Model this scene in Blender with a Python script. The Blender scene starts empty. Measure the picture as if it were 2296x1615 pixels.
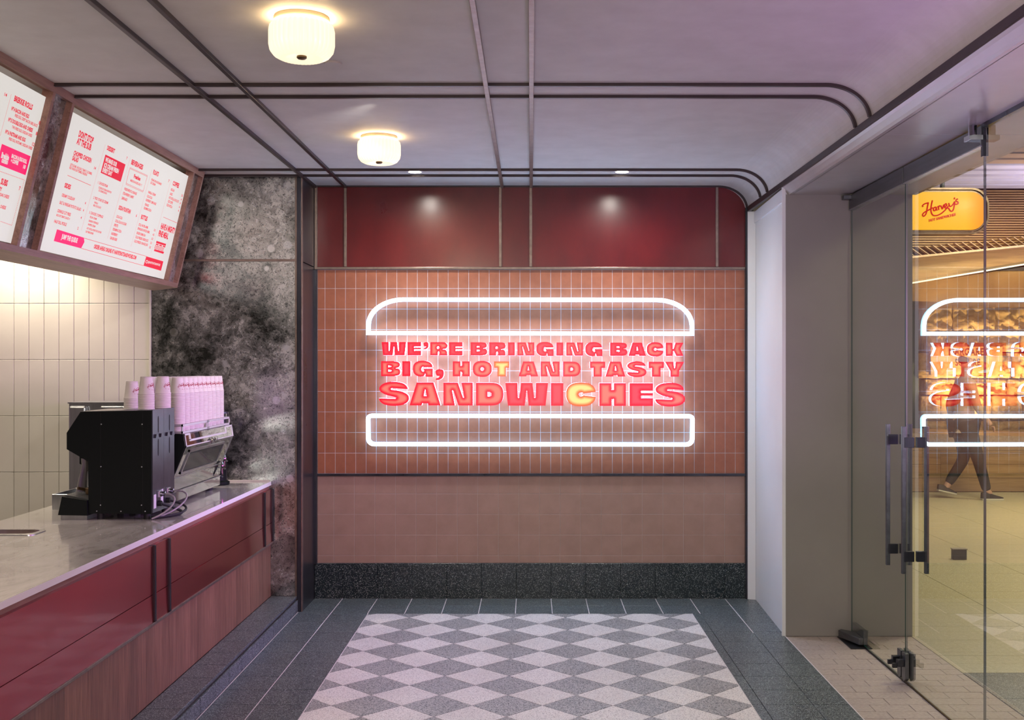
import bpy, bmesh, math, random
import numpy as np
from mathutils import Vector, Matrix
from math import pi, sin, cos, radians as R
random.seed(7)
sc = bpy.context.scene
COL = sc.collection

# ------------------------------------------------------------------ camera
H = 1.631                     # eye height
cam_d = bpy.data.cameras.new('camera'); cam = bpy.data.objects.new('camera', cam_d); COL.objects.link(cam)
cam.location = (0, 0, H); cam.rotation_euler = (pi/2, 0, 0)
cam_d.sensor_width = 36; cam_d.lens = 36*2480/2296
cam_d.shift_x = -42/2296; cam_d.shift_y = 12.5/2296
cam_d.clip_start = .05; cam_d.clip_end = 100
sc.camera = cam
# ------------------------------------------------------------------ world, exposure
w = bpy.data.worlds.new('world'); sc.world = w; w.use_nodes = True
w.node_tree.nodes['Background'].inputs[0].default_value = (.8, .8, .8, 1)
w.node_tree.nodes['Background'].inputs[1].default_value = .2
sc.view_settings.view_transform = 'Standard'; sc.view_settings.look = 'None'
sc.view_settings.exposure = 0; sc.view_settings.gamma = 1; sc.view_settings.use_curve_mapping = False
# ------------------------------------------------------------------ lights
def light(kind, name, loc, col, power, target=None, size=.3, size_y=None, spot=60, blend=.6, spread=None):
    d = bpy.data.lights.new(name, kind); d.color = col; d.energy = power
    if kind == 'AREA':
        d.size = size
        if size_y: d.shape = 'RECTANGLE'; d.size_y = size_y
        if spread: d.spread = R(spread)
    elif kind == 'SPOT':
        d.spot_size = R(spot); d.spot_blend = blend; d.shadow_soft_size = size
    else: d.shadow_soft_size = size
    o = bpy.data.objects.new(name, d); COL.objects.link(o); o.location = loc
    if target: o.rotation_euler = (Vector(target)-Vector(loc)).to_track_quat('-Z', 'Y').to_euler()
    return o
WARM = (1, .83, .62); NEUT = (1, .93, .86)
for dx in (-.752, .593):
    light('SPOT', 'downlight_or_fill_beam', (dx, 7.18, 2.86), (1, .96, .88), 38, (dx, 7.32, 0), .045, spot=172, blend=1)
# ceiling lamps and downlights out of view, then two added fill spots
light('POINT', 'lamp_light', (-.83, 1.93, 2.70), WARM, 26, size=.12)
light('POINT', 'lamp_light', (-.83, -.2, 2.70), WARM, 26, size=.12)
light('SPOT', 'downlight_or_fill_beam', (.75, 3.2, 2.86), (.95, .95, 1), 26, (.75, 3.3, 0), .04, spot=110, blend=.9)
light('SPOT', 'downlight_or_fill_beam', (.75, 5.3, 2.86), (.95, .97, 1), 26, (.75, 5.4, 0), .04, spot=110, blend=.9)  # added fill spot, no fitting on the ceiling here
light('SPOT', 'downlight_or_fill_beam', (-.75, 5.3, 2.86), (1, .97, .92), 40, (-2.0, 7.3, 1.9), .04, spot=70, blend=.9)  # spot added to brighten the mirrored pier, no fitting modelled
# violet neon outside the view; the magenta and white fills are added
light('AREA', 'violet_neon', (3.1, 5.15, 1.9), (.78, .36, 1), 19, (-1.9, 6.2, 1.2), 1.1, .8, spread=50)
light('AREA', 'violet_neon', (1.75, 1.9, .9), (.72, .38, 1), 11, (1.75, 4.0, 2.7), .8, .6, spread=85)
light('AREA', 'magenta_fill', (1.6, .3, 1.1), (1, .10, .66), 6, (-1.7, 3.5, .45), 1.0, .5, spread=75)  # unseen fill added to tint the counter front magenta
light('AREA', 'rear_fill', (.2, -1.6, 1.7), (1, .96, .93), 62, (.9, 5, 2.8), 1.6, .8)  # unseen white fill added behind the camera for general brightness
# working side of the counter
for x, y, p in ((-3.33, 7.0, 46), (-2.95, 7.0, 5), (-3.3, 5.6, 40), (-3.2, 4.2, 45), (-3.2, 2.8, 40)):
    light('SPOT', 'kitchen_downlight_or_fill', (x, y, 2.84), (1, .88, .70), p*(3.2 if y > 6.8 else 2.0), (x+.02, y+.1, 0), .03, spot=100, blend=.7)
light('SPOT', 'kitchen_downlight_or_fill', (-2.75, 6.55, 2.84), (1, .9, .74), 14, (-1.75, 7.33, 2.1), .04, spot=80, blend=.8)  # extra spot added to light the mirrored pier
# arcade outside
for x, y, p in ((3.6, 7.6, 70), (4.4, 10.2, 90), (6.2, 8.5, 90), (6.3, 12.5, 60), (3.4, 5.0, 40)):
    light('AREA', 'arcade_light', (x, y, 3.3 if y < 11 else 2.42), (1, .86, .55), p*.62, (x, y, 0), .5)
for x in (6.3, 7.6, 9.0): light('SPOT', 'stone_uplight', (x, 15.2, .9), (1, .66, .28), 190, (x, 16, 1.9), .05, spot=120, blend=.9)
light('AREA', 'arcade_violet', (5.6, 9.0, 1.9), (.45, .4, 1), 85, (5.4, 9.6, 3.4), .8, spread=100)

light('AREA', 'arcade_fill', (5.0, 9.2, 2.25), (1, .70, .34), 60, (5.0, 11.25, 3.0), .8)  # unseen warm fill added to brighten the timber ribs
light('AREA', 'arcade_fill', (5.3, 11.2, 2.3), (1, .85, .6), 30, (5.3, 14.0, .9), .6)  # unseen fill added to light the passer-by from the front
# ------------------------------------------------------------------ mesh helpers
def link(o, parent=None):
    COL.objects.link(o)
    if parent is not None:
        o.parent = parent; o.matrix_parent_inverse = Matrix.Translation(-Vector(parent.location)) if parent.type == 'EMPTY' else Matrix.Identity(4)
    return o
class MB:
    def __init__(s): s.v = []; s.f = []
    def add(s, vs, fs):
        n = len(s.v); s.v += [tuple(p) for p in vs]; s.f += [tuple(i+n for i in f) for f in fs]; return s
    def box(s, x0, x1, y0, y1, z0, z1):
        return s.add([(x0,y0,z0),(x1,y0,z0),(x1,y1,z0),(x0,y1,z0),(x0,y0,z1),(x1,y0,z1),(x1,y1,z1),(x0,y1,z1)],
                     [(3,2,1,0),(4,5,6,7),(0,1,5,4),(1,2,6,5),(2,3,7,6),(3,0,4,7)])
    def prism(s, poly, a0, a1, axis='y'):
        """poly = 2-D points; extruded along axis (y: poly is x,z; x: poly is y,z; z: poly is x,y)"""
        f = {'y': lambda p, a: (p[0], a, p[1]), 'x': lambda p, a: (a, p[0], p[1]), 'z': lambda p, a: (p[0], p[1], a)}[axis]
        n = len(poly)
        return s.add([f(p, a0) for p in poly]+[f(p, a1) for p in poly],
                     [tuple(range(n)), tuple(range(2*n-1, n-1, -1))]+[(i, i+n, (i+1) % n+n, (i+1) % n) for i in range(n)])
    def quad(s, *p): return s.add(p, [tuple(range(len(p)))])
    def tube(s, pts, r, n=8, caps=True):
        pts = [Vector(p) for p in pts]; rs = r if isinstance(r, (list, tuple)) else [r]*len(pts)
        vs = []; fs = []; up = None
        for i, p in enumerate(pts):
            t = (pts[min(i+1, len(pts)-1)]-pts[max(i-1, 0)]).normalized()
            if up is None: up = Vector((0,0,1)) if abs(t.z) < .9 else Vector((1,0,0))
            a = t.cross(up)
            if a.length < 1e-5: a = t.cross(Vector((0,1,0)))
            a.normalize(); b = a.cross(t).normalized(); up = b
            for k in range(n):
                q = 2*pi*k/n; vs.append(p+a*rs[i]*cos(q)+b*rs[i]*sin(q))
        for i in range(len(pts)-1):
            for k in range(n): fs.append((i*n+k, i*n+(k+1) % n, (i+1)*n+(k+1) % n, (i+1)*n+k))
        if caps: fs += [tuple(range(n-1, -1, -1)), tuple((len(pts)-1)*n+k for k in range(n))]
        return s.add(vs, fs)
    def lathe(s, prof, c, n=24, flute=0, depth=0, axis='z'):
        """prof = (radius, height) list about c"""
        vs = []; fs = []
        for r, h in prof:
            for k in range(n):
                q = 2*pi*k/n; rr = r*(1-depth*(.5-.5*abs(cos(flute*q/2))) ) if flute else r
                if axis == 'z': vs.append((c[0]+rr*cos(q), c[1]+rr*sin(q), c[2]+h))
                elif axis == 'x': vs.append((c[0]+h, c[1]+rr*cos(q), c[2]+rr*sin(q)))
                else: vs.append((c[0]+rr*cos(q), c[1]+h, c[2]+rr*sin(q)))
        m = len(prof)
        for i in range(m-1):
            for k in range(n): fs.append((i*n+k, i*n+(k+1) % n, (i+1)*n+(k+1) % n, (i+1)*n+k))
        if prof[0][0] > 1e-4: fs.append(tuple(range(n-1, -1, -1)))
        if prof[-1][0] > 1e-4: fs.append(tuple((m-1)*n+k for k in range(n)))
        return s.add(vs, fs)
    def mesh(s, name, mat, smooth=False):
        me = bpy.data.meshes.new(name); me.from_pydata(s.v, [], s.f); me.update()
        for m in (mat if isinstance(mat, (list, tuple)) else [mat]): me.materials.append(m)
        if smooth: me.polygons.foreach_set('use_smooth', [True]*len(me.polygons))
        return me
    def build(s, name, mat, parent=None, smooth=False, bevel=0, **kw):
        me = s.mesh(name, mat, smooth)
        o = bpy.data.objects.new(name, me); link(o, parent)
        b = bmesh.new(); b.from_mesh(me); bmesh.ops.recalc_face_normals(b, faces=b.faces); b.to_mesh(me); b.free()
        if bevel:
            md = o.modifiers.new('bevel', 'BEVEL'); md.width = bevel; md.segments = 2; md.limit_method = 'ANGLE'; md.angle_limit = R(40)
        if smooth and not bevel:
            try: me.set_sharp_from_angle(angle=R(42))
            except Exception: pass
        for k, v in kw.items(): o[k] = v
        return o
def thing(name, label, cat, loc=(0,0,0), group=None):
    o = bpy.data.objects.new(name, None); COL.objects.link(o); o.location = loc; o.empty_display_size = .05
    o['label'] = label; o['category'] = cat
    if group: o['group'] = group
    return o
def tag(o, label, cat, group=None):
    o['label'] = label; o['category'] = cat
    if group: o['group'] = group
    return o
def struct(name, label=None):
    o = bpy.data.objects.new(name, None); COL.objects.link(o); o['kind'] = 'structure'; o.empty_display_size = .05
    if label: o['label'] = label
    return o
def arc(cx, cy, rx, ry, a0, a1, n=8):
    return [(cx+rx*cos(R(a0+(a1-a0)*i/n)), cy+ry*sin(R(a0+(a1-a0)*i/n))) for i in range(n+1)]
def piece(name, me, loc, parent, rot=(0,0,0)):
    o = bpy.data.objects.new(name, me); o.location = loc; o.rotation_euler = rot
    COL.objects.link(o); o.parent = parent
    if parent.type == 'EMPTY': o.matrix_parent_inverse = Matrix.Translation(-Vector(parent.location))
    return o
_tc = {}
def tile_mesh(wd, ht, dp, ch, mat, key=''):
    """chamfered tile centred on its back face, front towards +z"""
    k = (round(wd,4), round(ht,4), dp, mat.name)
    if k in _tc: return _tc[k]
    a, b = wd/2, ht/2; m = MB()
    for z, i in ((0, 0), (dp-ch, 0), (dp, ch)):
        m.v += [(-a+i,-b+i,z),(a-i,-b+i,z),(a-i,b-i,z),(-a+i,b-i,z)]
    m.f = [(8,9,10,11)]+[(s+i, s+(i+1) % 4, s+4+(i+1) % 4, s+4+i) for s in (0,4) for i in range(4)]
    _tc[k] = m.mesh('tile', mat); return _tc[k]

# ------------------------------------------------------------------ materials
def mat(name, col=(.5,.5,.5), rough=.5, metal=0, **kw):
    m = bpy.data.materials.new(name); m.use_nodes = True
    b = m.node_tree.nodes['Principled BSDF']; b.inputs['Base Color'].default_value = (*col, 1)
    b.inputs['Roughness'].default_value = rough; b.inputs['Metallic'].default_value = metal
    for k, v in kw.items(): b.inputs[k.replace('_', ' ')].default_value = v
    return m
class N:
    def __init__(s, m): s.m = m; s.t = m.node_tree; s.b = s.t.nodes['Principled BSDF']
    def n(s, typ, **kw):
        x = s.t.nodes.new('ShaderNode'+typ)
        for k, v in kw.items():
            if k in x.inputs.keys(): x.inputs[k].default_value = v
            else: setattr(x, k, v)
        return x
    def l(s, a, b): s.t.links.new(a, b)
    def pos(s, scale=(1,1,1)):
        g = s.n('NewGeometry'); mp = s.n('Mapping'); mp.inputs['Scale'].default_value = scale
        s.l(g.outputs['Position'], mp.inputs['Vector']); return mp.outputs[0]
    def ramp(s, fac, stops, const=False):
        r = s.n('ValToRGB'); e = r.color_ramp.elements
        if const: r.color_ramp.interpolation = 'CONSTANT'
        while len(e) < len(stops): e.new(.5)
        for i, (p, c) in enumerate(stops):
            e[i].position = p; e[i].color = (*c, 1) if len(c) == 3 else c
        s.l(fac, r.inputs[0]); return r.outputs[0]
    def noise(s, vec, scale, detail=4, rough=.5, dist=0):
        x = s.n('TexNoise', Scale=scale, Detail=detail, Roughness=rough, Distortion=dist); s.l(vec, x.inputs['Vector']); return x.outputs['Fac']
    def mix(s, fac, a, b, mode='MIX'):
        x = s.n('MixRGB', blend_type=mode)
        for v, k in ((fac, 0), (a, 1), (b, 2)):
            if hasattr(v, 'links'): s.l(v, x.inputs[k])
            else: x.inputs[k].default_value = v if isinstance(v, (int, float)) else (*v, 1)
        return x.outputs[0]
    def bump(s, h, st=.2, dist=.002):
        x = s.n('Bump', Strength=st, Distance=dist); s.l(h, x.inputs['Height']); s.l(x.outputs[0], s.b.inputs['Normal'])
    def col(s, c): s.l(c, s.b.inputs['Base Color'])
    def rough(s, fac, lo, hi):
        x = s.n('MapRange'); x.inputs['To Min'].default_value = lo; x.inputs['To Max'].default_value = hi
        s.l(fac, x.inputs['Value']); s.l(x.outputs[0], s.b.inputs['Roughness'])
def noisy(name, a, b, scale, rough=.5, metal=0, sc3=(1,1,1), bump=0, rr=None, **kw):
    m = mat(name, a, rough, metal, **kw); n = N(m); f = n.noise(n.pos(sc3), scale, 5, .6)
    n.col(n.ramp(f, [(.3, a), (.7, b)]))
    if bump: n.bump(f, bump)
    if rr: n.rough(f, *rr)
    return m
def terrazzo(name, base, chips, size, thr, rough=.35):
    """chips: light fragments in a darker binder"""
    m = mat(name, base, rough); n = N(m); p = n.pos()
    v = n.n('TexVoronoi', Scale=size); n.l(p, v.inputs['Vector'])
    sep = n.n('SeparateColor'); n.l(v.outputs['Color'], sep.inputs[0])
    f = n.ramp(sep.outputs[0], [(0, (0,0,0)), (thr, (1,1,1))], True)
    d = n.ramp(v.outputs['Distance'], [(.52, (1,1,1)), (.62, (0,0,0))])
    ff = n.mix(1.0, f, d, 'MULTIPLY')
    cc = n.mix(sep.outputs[1], chips[0], chips[1])
    big = n.noise(p, 3.0, 3)
    bb = n.mix(big, tuple(x*.85 for x in base), tuple(x*1.15 for x in base))
    n.col(n.mix(ff, bb, cc)); n.rough(big, rough-.08, rough+.08); return m
M = {}
M['plaster'] = noisy('ceiling_plaster', (.58,.54,.50), (.65,.61,.57), 6, .62, bump=.15)
M['batten'] = noisy('dark_bronze_batten', (.035,.022,.022), (.055,.036,.034), 9, .38, .3)
M['bronze'] = noisy('worn_bronze_trim', (.20,.145,.12), (.30,.23,.19), 22, .36, .75)
M['darkmetal'] = noisy('blackened_steel', (.035,.036,.045), (.075,.075,.09), 7, .3, .8, sc3=(1,1,.25), rr=(.2,.42))
def red_panel():
    m = mat('red_lacquer', (.2,.004,.008), .3, 0, Coat_Weight=.6, Coat_Roughness=.2, Specular_IOR_Level=.3); n = N(m)
    f = n.noise(n.pos((1,1,.6)), 3.5, 6, .6); n.col(n.ramp(f, [(.3, (.10,.002,.006)), (.7, (.165,.004,.007))])); n.rough(f, .22, .38); return m
M['red'] = red_panel()
M['orange'] = noisy('terracotta_tile', (.34,.100,.046), (.42,.130,.060), 14, .42, Coat_Weight=.3, Coat_Roughness=.35)
M['pinktile'] = noisy('dusty_pink_tile', (.39,.235,.18), (.45,.275,.215), 9, .38)
M['grout'] = mat('pale_grout', (.72,.66,.68), .8)
M['grout_pink'] = mat('beige_grout', (.52,.40,.35), .8)
M['grout_dark'] = mat('floor_grout', (.11,.10,.11), .85)
M['whitetile'] = noisy('ivory_wall_tile', (.56,.52,.455), (.61,.57,.50), 3, .36)
M['grout_white'] = mat('grey_grout', (.30,.27,.235), .8)
M['terr_dark'] = terrazzo('dark_terrazzo', (.055,.07,.08), ((.20,.25,.26), (.45,.50,.50)), 250, .62, .34)
M['terr_skirt'] = terrazzo('black_terrazzo', (.012,.022,.026), ((.14,.18,.18), (.60,.64,.60)), 290, .84, .28)
M['terr_light'] = terrazzo('pale_terrazzo', (.82,.78,.77), ((.34,.31,.33), (.56,.51,.52)), 240, .66, .36)
M['terr_mid'] = terrazzo('speckled_grey_terrazzo', (.44,.43,.44), ((.035,.04,.05), (.13,.135,.15)), 190, .48, .38)
M['paver'] = noisy('pale_stone_paver', (.34,.275,.245), (.46,.38,.34), 60, .6, bump=.2)
M['stonefloor'] = noisy('arcade_stone_floor', (.42,.38,.25), (.54,.49,.33), 38, .45)
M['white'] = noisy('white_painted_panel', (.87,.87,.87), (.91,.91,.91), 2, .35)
M['greige'] = noisy('greige_painted_panel', (.29,.265,.24), (.32,.295,.265), 2.5, .5)
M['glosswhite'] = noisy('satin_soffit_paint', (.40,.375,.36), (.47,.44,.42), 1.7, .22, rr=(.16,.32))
M['steel'] = noisy('brushed_steel', (.42,.43,.45), (.56,.57,.6), 30, .3, 1, sc3=(1,1,.08))
M['rail'] = noisy('brushed_dark_nickel', (.11,.115,.125), (.18,.185,.20), 18, .34, .85, sc3=(1,.1,1))
M['chrome'] = mat('polished_chrome', (.34,.34,.36), .04, 1)
M['black'] = mat('black_powder_coat', (.003,.005,.005), .5, Specular_IOR_Level=.22)
M['blackgloss'] = noisy('black_back_panel', (.10,.10,.13), (.14,.14,.18), 9, .32, .9)
M['rubber'] = mat('black_rubber', (.01,.01,.012), .6)
M['hose'] = mat('braided_grey_hose', (.38,.35,.36), .4, .4)
M['paper'] = noisy('white_paper', (.74,.69,.63), (.80,.75,.69), 40, .55)
M['print'] = mat('red_print', (.45,.02,.045), .5)
M['sticker'] = mat('white_sticker', (.7,.7,.74), .5)
def wood(name, a, b, c, axis, scale=1, rnd=True):
    m = mat(name, a, .42); n = N(m)
    s3 = {'z': (14,14,.9), 'y': (14,.9,14), 'x': (.9,14,14)}[axis]
    oi = n.n('ObjectInfo'); g = n.n('NewGeometry'); ad = n.n('VectorMath', operation='ADD')
    sc_ = n.n('VectorMath', operation='SCALE'); cx = n.n('CombineXYZ')
    for i in range(3): n.l(oi.outputs['Random'], cx.inputs[i])
    n.l(cx.outputs[0], sc_.inputs[0]); sc_.inputs['Scale'].default_value = 9 if rnd else 0
    n.l(g.outputs['Position'], ad.inputs[0]); n.l(sc_.outputs[0], ad.inputs[1])
    mp = n.n('Mapping'); mp.inputs['Scale'].default_value = tuple(x*scale for x in s3); n.l(ad.outputs[0], mp.inputs[0])
    f = n.noise(mp.outputs[0], 3.0, 7, .62, .6); f2 = n.noise(mp.outputs[0], 14, 3, .5)
    ff = n.mix(.35, f, f2); cc = n.ramp(ff, [(.32, a), (.5, b), (.68, c)])
    if rnd:
        hv = n.n('HueSaturation'); mr = n.n('MapRange'); mr.inputs['To Min'].default_value = .82; mr.inputs['To Max'].default_value = 1.15
        n.l(oi.outputs['Random'], mr.inputs[0]); n.l(mr.outputs[0], hv.inputs['Value']); n.l(cc, hv.inputs['Color']); cc = hv.outputs[0]
    n.col(cc); n.bump(ff, .12, .001); return m
M['wood'] = wood('oak_veneer', (.13,.060,.038), (.22,.105,.066), (.32,.17,.11), 'z')
M['walnut'] = wood('walnut_frame', (.18,.085,.06), (.28,.145,.105), (.37,.20,.15), 'y', .7, False)
M['palewood'] = wood('pale_oak_underside', (.36,.25,.17), (.47,.34,.24), (.56,.42,.30), 'y', .6, False)
M['deck'] = wood('timber_bench_board', (.20,.12,.06), (.30,.19,.10), (.38,.25,.14), 'x', .35)
M['timber'] = wood('timber_slat', (.17,.10,.04), (.26,.155,.065), (.34,.21,.09), 'x', .5, False)
def mirror():
    m = mat('antiqued_mirror', (.3,.3,.3), .2, 1); n = N(m); p = n.pos()
    wn = n.n('TexNoise', Scale=7.0, Detail=6, Roughness=.7); n.l(p, wn.inputs['Vector'])
    add = n.n('VectorMath', operation='MULTIPLY_ADD'); n.l(wn.outputs['Color'], add.inputs[0]); add.inputs[1].default_value = (.16,.16,.16); n.l(p, add.inputs[2])
    v = n.n('TexVoronoi', Scale=17, feature='SMOOTH_F1', Smoothness=.25); n.l(add.outputs[0], v.inputs['Vector'])
    v2 = n.n('TexVoronoi', Scale=70, feature='F1'); n.l(add.outputs[0], v2.inputs['Vector'])
    vc = n.n('TexVoronoi', Scale=6.5); n.l(p, vc.inputs['Vector'])
    big = n.noise(p, 3.2, 6, .7, .4); mid = n.noise(add.outputs[0], 16, 6, .75); fine = n.noise(add.outputs[0], 60, 3, .6)
    cloud = n.ramp(n.mix(.42, big, mid), [(.40, (0,0,0)), (.60, (1,1,1))])
    speck = n.ramp(n.mix(.5, v2.outputs['Distance'], fine), [(.34, (0,0,0)), (.46, (1,1,1))])
    rings = n.ramp(vc.outputs['Distance'], [(.17, (1,1,1)), (.19, (.25,.25,.25)), (.21, (0,0,0))])
    c1 = n.mix(cloud, (.15,.16,.15), (.62,.61,.56))
    c2 = n.mix(speck, n.mix(.78, c1, (.03,.035,.035)), c1)
    c3 = n.mix(rings, c2, (.55,.55,.53))
    n.col(c3)
    mt = n.ramp(cloud, [(0, (.96,.96,.96)), (1, (.62,.62,.62))]); n.l(mt, n.b.inputs['Metallic'])
    n.rough(cloud, .10, .34); n.bump(mid, .12, .003); return m
M['mirror'] = mirror()
def quartz():
    m = mat('quartz_worktop', (.5,.47,.44), .16, Coat_Weight=.6, Coat_Roughness=.03); n = N(m); p = n.pos((2.2,.8,1))
    f = n.noise(p, 2.2, 8, .7, 1.6); n.col(n.ramp(f, [(.38, (.37,.335,.315)), (.5, (.50,.465,.44)), (.62, (.545,.51,.485))])); n.rough(f, .12, .2); return m
M['quartz'] = quartz()
def emis(name, col, st, base=(.8,.8,.8), rough=.4):
    m = mat(name, base, rough); b = m.node_tree.nodes['Principled BSDF']
    b.inputs['Emission Color'].default_value = (*col, 1); b.inputs['Emission Strength'].default_value = st; return m
M['neonfront'] = emis('led_tube_face', (.72,.92,1), 6.5)
M['neon'] = emis('white_led_tube', (.25,.60,1), 6.6)
M['letter_side'] = emis('lit_white_letter_return', (.30,.54,1), 7.0)
M['lamp'] = emis('lit_opal_glass', (1,.86,.60), 1.0, (.8,.7,.5), .25); M['haloring'] = emis('added_halo_glow', (1,.72,.36), 80)  # ring emission is added for the warm halo around each lamp
M['lampmount'] = mat('cream_lamp_mount', (.55,.46,.32), .5)
M['brass'] = mat('dark_brass', (.16,.10,.05), .35, .8)
M['dl'] = emis('downlight_lens', (1,.93,.8), 14)
M['panel'] = emis('backlit_menu_panel', (.90,.87,.80), .70, (.2,.2,.2))
M['menu_red'] = mat('menu_red_print', (.50,.008,.03), .5); M['menu_pink'] = mat('menu_pink_print', (.60,.01,.10), .5)
for k, c, s in (('menu_red', (.62,.008,.03), .85), ('menu_pink', (.80,.008,.12), .85)):
    b = M[k].node_tree.nodes['Principled BSDF']; b.inputs['Emission Color'].default_value = (*c, 1); b.inputs['Emission Strength'].default_value = s
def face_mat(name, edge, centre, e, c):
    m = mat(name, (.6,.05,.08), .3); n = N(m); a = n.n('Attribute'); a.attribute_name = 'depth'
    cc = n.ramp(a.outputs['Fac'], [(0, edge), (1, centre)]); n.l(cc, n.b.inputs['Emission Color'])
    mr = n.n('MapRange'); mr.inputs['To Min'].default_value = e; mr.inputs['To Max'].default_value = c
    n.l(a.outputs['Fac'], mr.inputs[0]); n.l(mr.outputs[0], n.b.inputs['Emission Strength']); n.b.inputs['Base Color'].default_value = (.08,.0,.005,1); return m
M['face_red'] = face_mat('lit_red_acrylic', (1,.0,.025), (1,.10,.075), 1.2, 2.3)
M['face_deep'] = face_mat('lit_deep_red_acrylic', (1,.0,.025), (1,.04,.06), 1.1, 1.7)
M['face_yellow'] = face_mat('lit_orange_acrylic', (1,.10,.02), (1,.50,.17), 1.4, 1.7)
M['signyellow'] = emis('lit_yellow_acrylic', (1,.50,.008), 1.2, (.25,.10,0))
def sy():
    m = M['signyellow']; n = N(m); g = n.n('TexCoord')
    sp = n.n('SeparateXYZ'); n.l(g.outputs['Generated'], sp.inputs[0])
    n.l(n.ramp(sp.outputs[0], [(0, (1,.50,.0)), (.78, (1,.46,.0)), (1, (1,.20,.001))]), n.b.inputs['Emission Color'])
sy()
def glass():
    m = bpy.data.materials.new('clear_glass'); m.use_nodes = True; t = m.node_tree; t.nodes.clear()
    o = t.nodes.new('ShaderNodeOutputMaterial'); mx = t.nodes.new('ShaderNodeMixShader'); tr = t.nodes.new('ShaderNodeBsdfTransparent'); gl = t.nodes.new('ShaderNodeBsdfGlossy')
    tr.inputs[0].default_value = (.93,.965,.94,1); gl.inputs['Roughness'].default_value = 0; gl.inputs[0].default_value = (1,1,1,1)
    fr = t.nodes.new('ShaderNodeFresnel'); fr.inputs[0].default_value = 1.5
    ge = t.nodes.new('ShaderNodeNewGeometry'); inv = t.nodes.new('ShaderNodeMath'); inv.operation = 'SUBTRACT'; inv.inputs[0].default_value = 1
    mu = t.nodes.new('ShaderNodeMath'); mu.operation = 'MULTIPLY'; mu2 = t.nodes.new('ShaderNodeMath'); mu2.operation = 'MULTIPLY'; mu2.inputs[1].default_value = 1.75; mu2.use_clamp = True
    L = t.links.new; L(ge.outputs['Backfacing'], inv.inputs[1]); L(fr.outputs[0], mu.inputs[0]); L(inv.outputs[0], mu.inputs[1]); L(mu.outputs[0], mu2.inputs[0])
    L(mu2.outputs[0], mx.inputs[0]); L(tr.outputs[0], mx.inputs[1]); L(gl.outputs[0], mx.inputs[2]); L(mx.outputs[0], o.inputs[0]); return m
M['glass'] = glass()
M['glassedge2'] = mat('pale_glass_edge', (.22,.22,.19), .3)
M['glassedge'] = mat('green_glass_edge', (.004,.06,.05), .2)
M['sandstone'] = noisy('rough_sandstone', (.30,.19,.09), (.62,.44,.24), 9, .85, bump=.9)
M['swirl'] = noisy('polished_swirl_soffit', (.07,.045,.025), (.20,.14,.08), 2.4, .22, .3, sc3=(.6,2.0,1), rr=(.12,.3))
M['darkwall'] = noisy('dark_teal_wall', (.02,.035,.045), (.035,.055,.065), 3, .5)
M['slatpale'] = noisy('pale_ceiling_slat', (.38,.36,.38), (.46,.44,.46), 5, .5)
M['skin'] = mat('skin', (.45,.26,.19), .5); M['jacket'] = noisy('tan_coat', (.33,.23,.13), (.40,.29,.17), 12, .8)
M['trousers'] = mat('dark_trousers', (.02,.02,.022), .8); M['shoe'] = mat('black_trainer', (.015,.015,.015), .5); M['sole'] = mat('pale_sole', (.5,.48,.42), .6); M['hair'] = mat('brown_hair', (.06,.035,.02), .6)
# ================================================================== STRUCTURE
YB = 7.75; CZ = 2.89
# ---- walls of the room
wb = struct('wall_back')
MB().box(-1.53, 1.53, YB+.008, YB+.12, 0, 2.92).build('wall_core', M['grout'], wb)
MB().box(-1.494, 1.50, YB+.0012, YB+.0075, .874, 2.303).build('grout_bed', M['grout'], wb)
# upper red lacquer panels between the bronze strips
xs = [-1.495, -1.297, -.2125, 0, 1.303]
edge = arc(1.315, 2.70, .19, .178, 90, 12, 10)
for x0, x1 in zip(xs, xs[1:]): MB().box(x0, x1, YB-.006, YB+.006, 2.322, 2.89).build('red_panel', M['red'], wb)
MB().prism([(1.303,2.322),(1.51,2.322),(1.51,2.735)]+[(a,b) for a,b in reversed(edge)]+[(1.303,2.878)], YB-.006, YB+.006).build('red_panel', M['red'], wb)
for x in xs[1:]:
    MB().box(x-.0095, x+.0095, YB-.018, YB-.005, 2.322, 2.884).build('bronze_strip', M['bronze'], wb, bevel=.002)
MB().box(-1.50, 1.50, YB-.022, YB+.006, 2.303, 2.321).build('bronze_rail', M['bronze'], wb, bevel=.003)
MB().box(-1.50, 1.51, YB-.020, YB+.006, .858, .874).build('dark_rail', M['darkmetal'], wb, bevel=.003)
MB().box(-1.512, -1.492, YB-.024, YB+.006, 2.303, 2.885).build('edge_strip', M['bronze'], wb, bevel=.003)
MB().box(-1.516, -1.494, YB-.022, YB+.006, .24, 2.303).build('edge_strip', M['darkmetal'], wb, bevel=.003)
MB().box(1.500, 1.514, YB-.03, YB+.006, 0, 2.735).build('edge_strip', M['darkmetal'], wb, bevel=.003)
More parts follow.
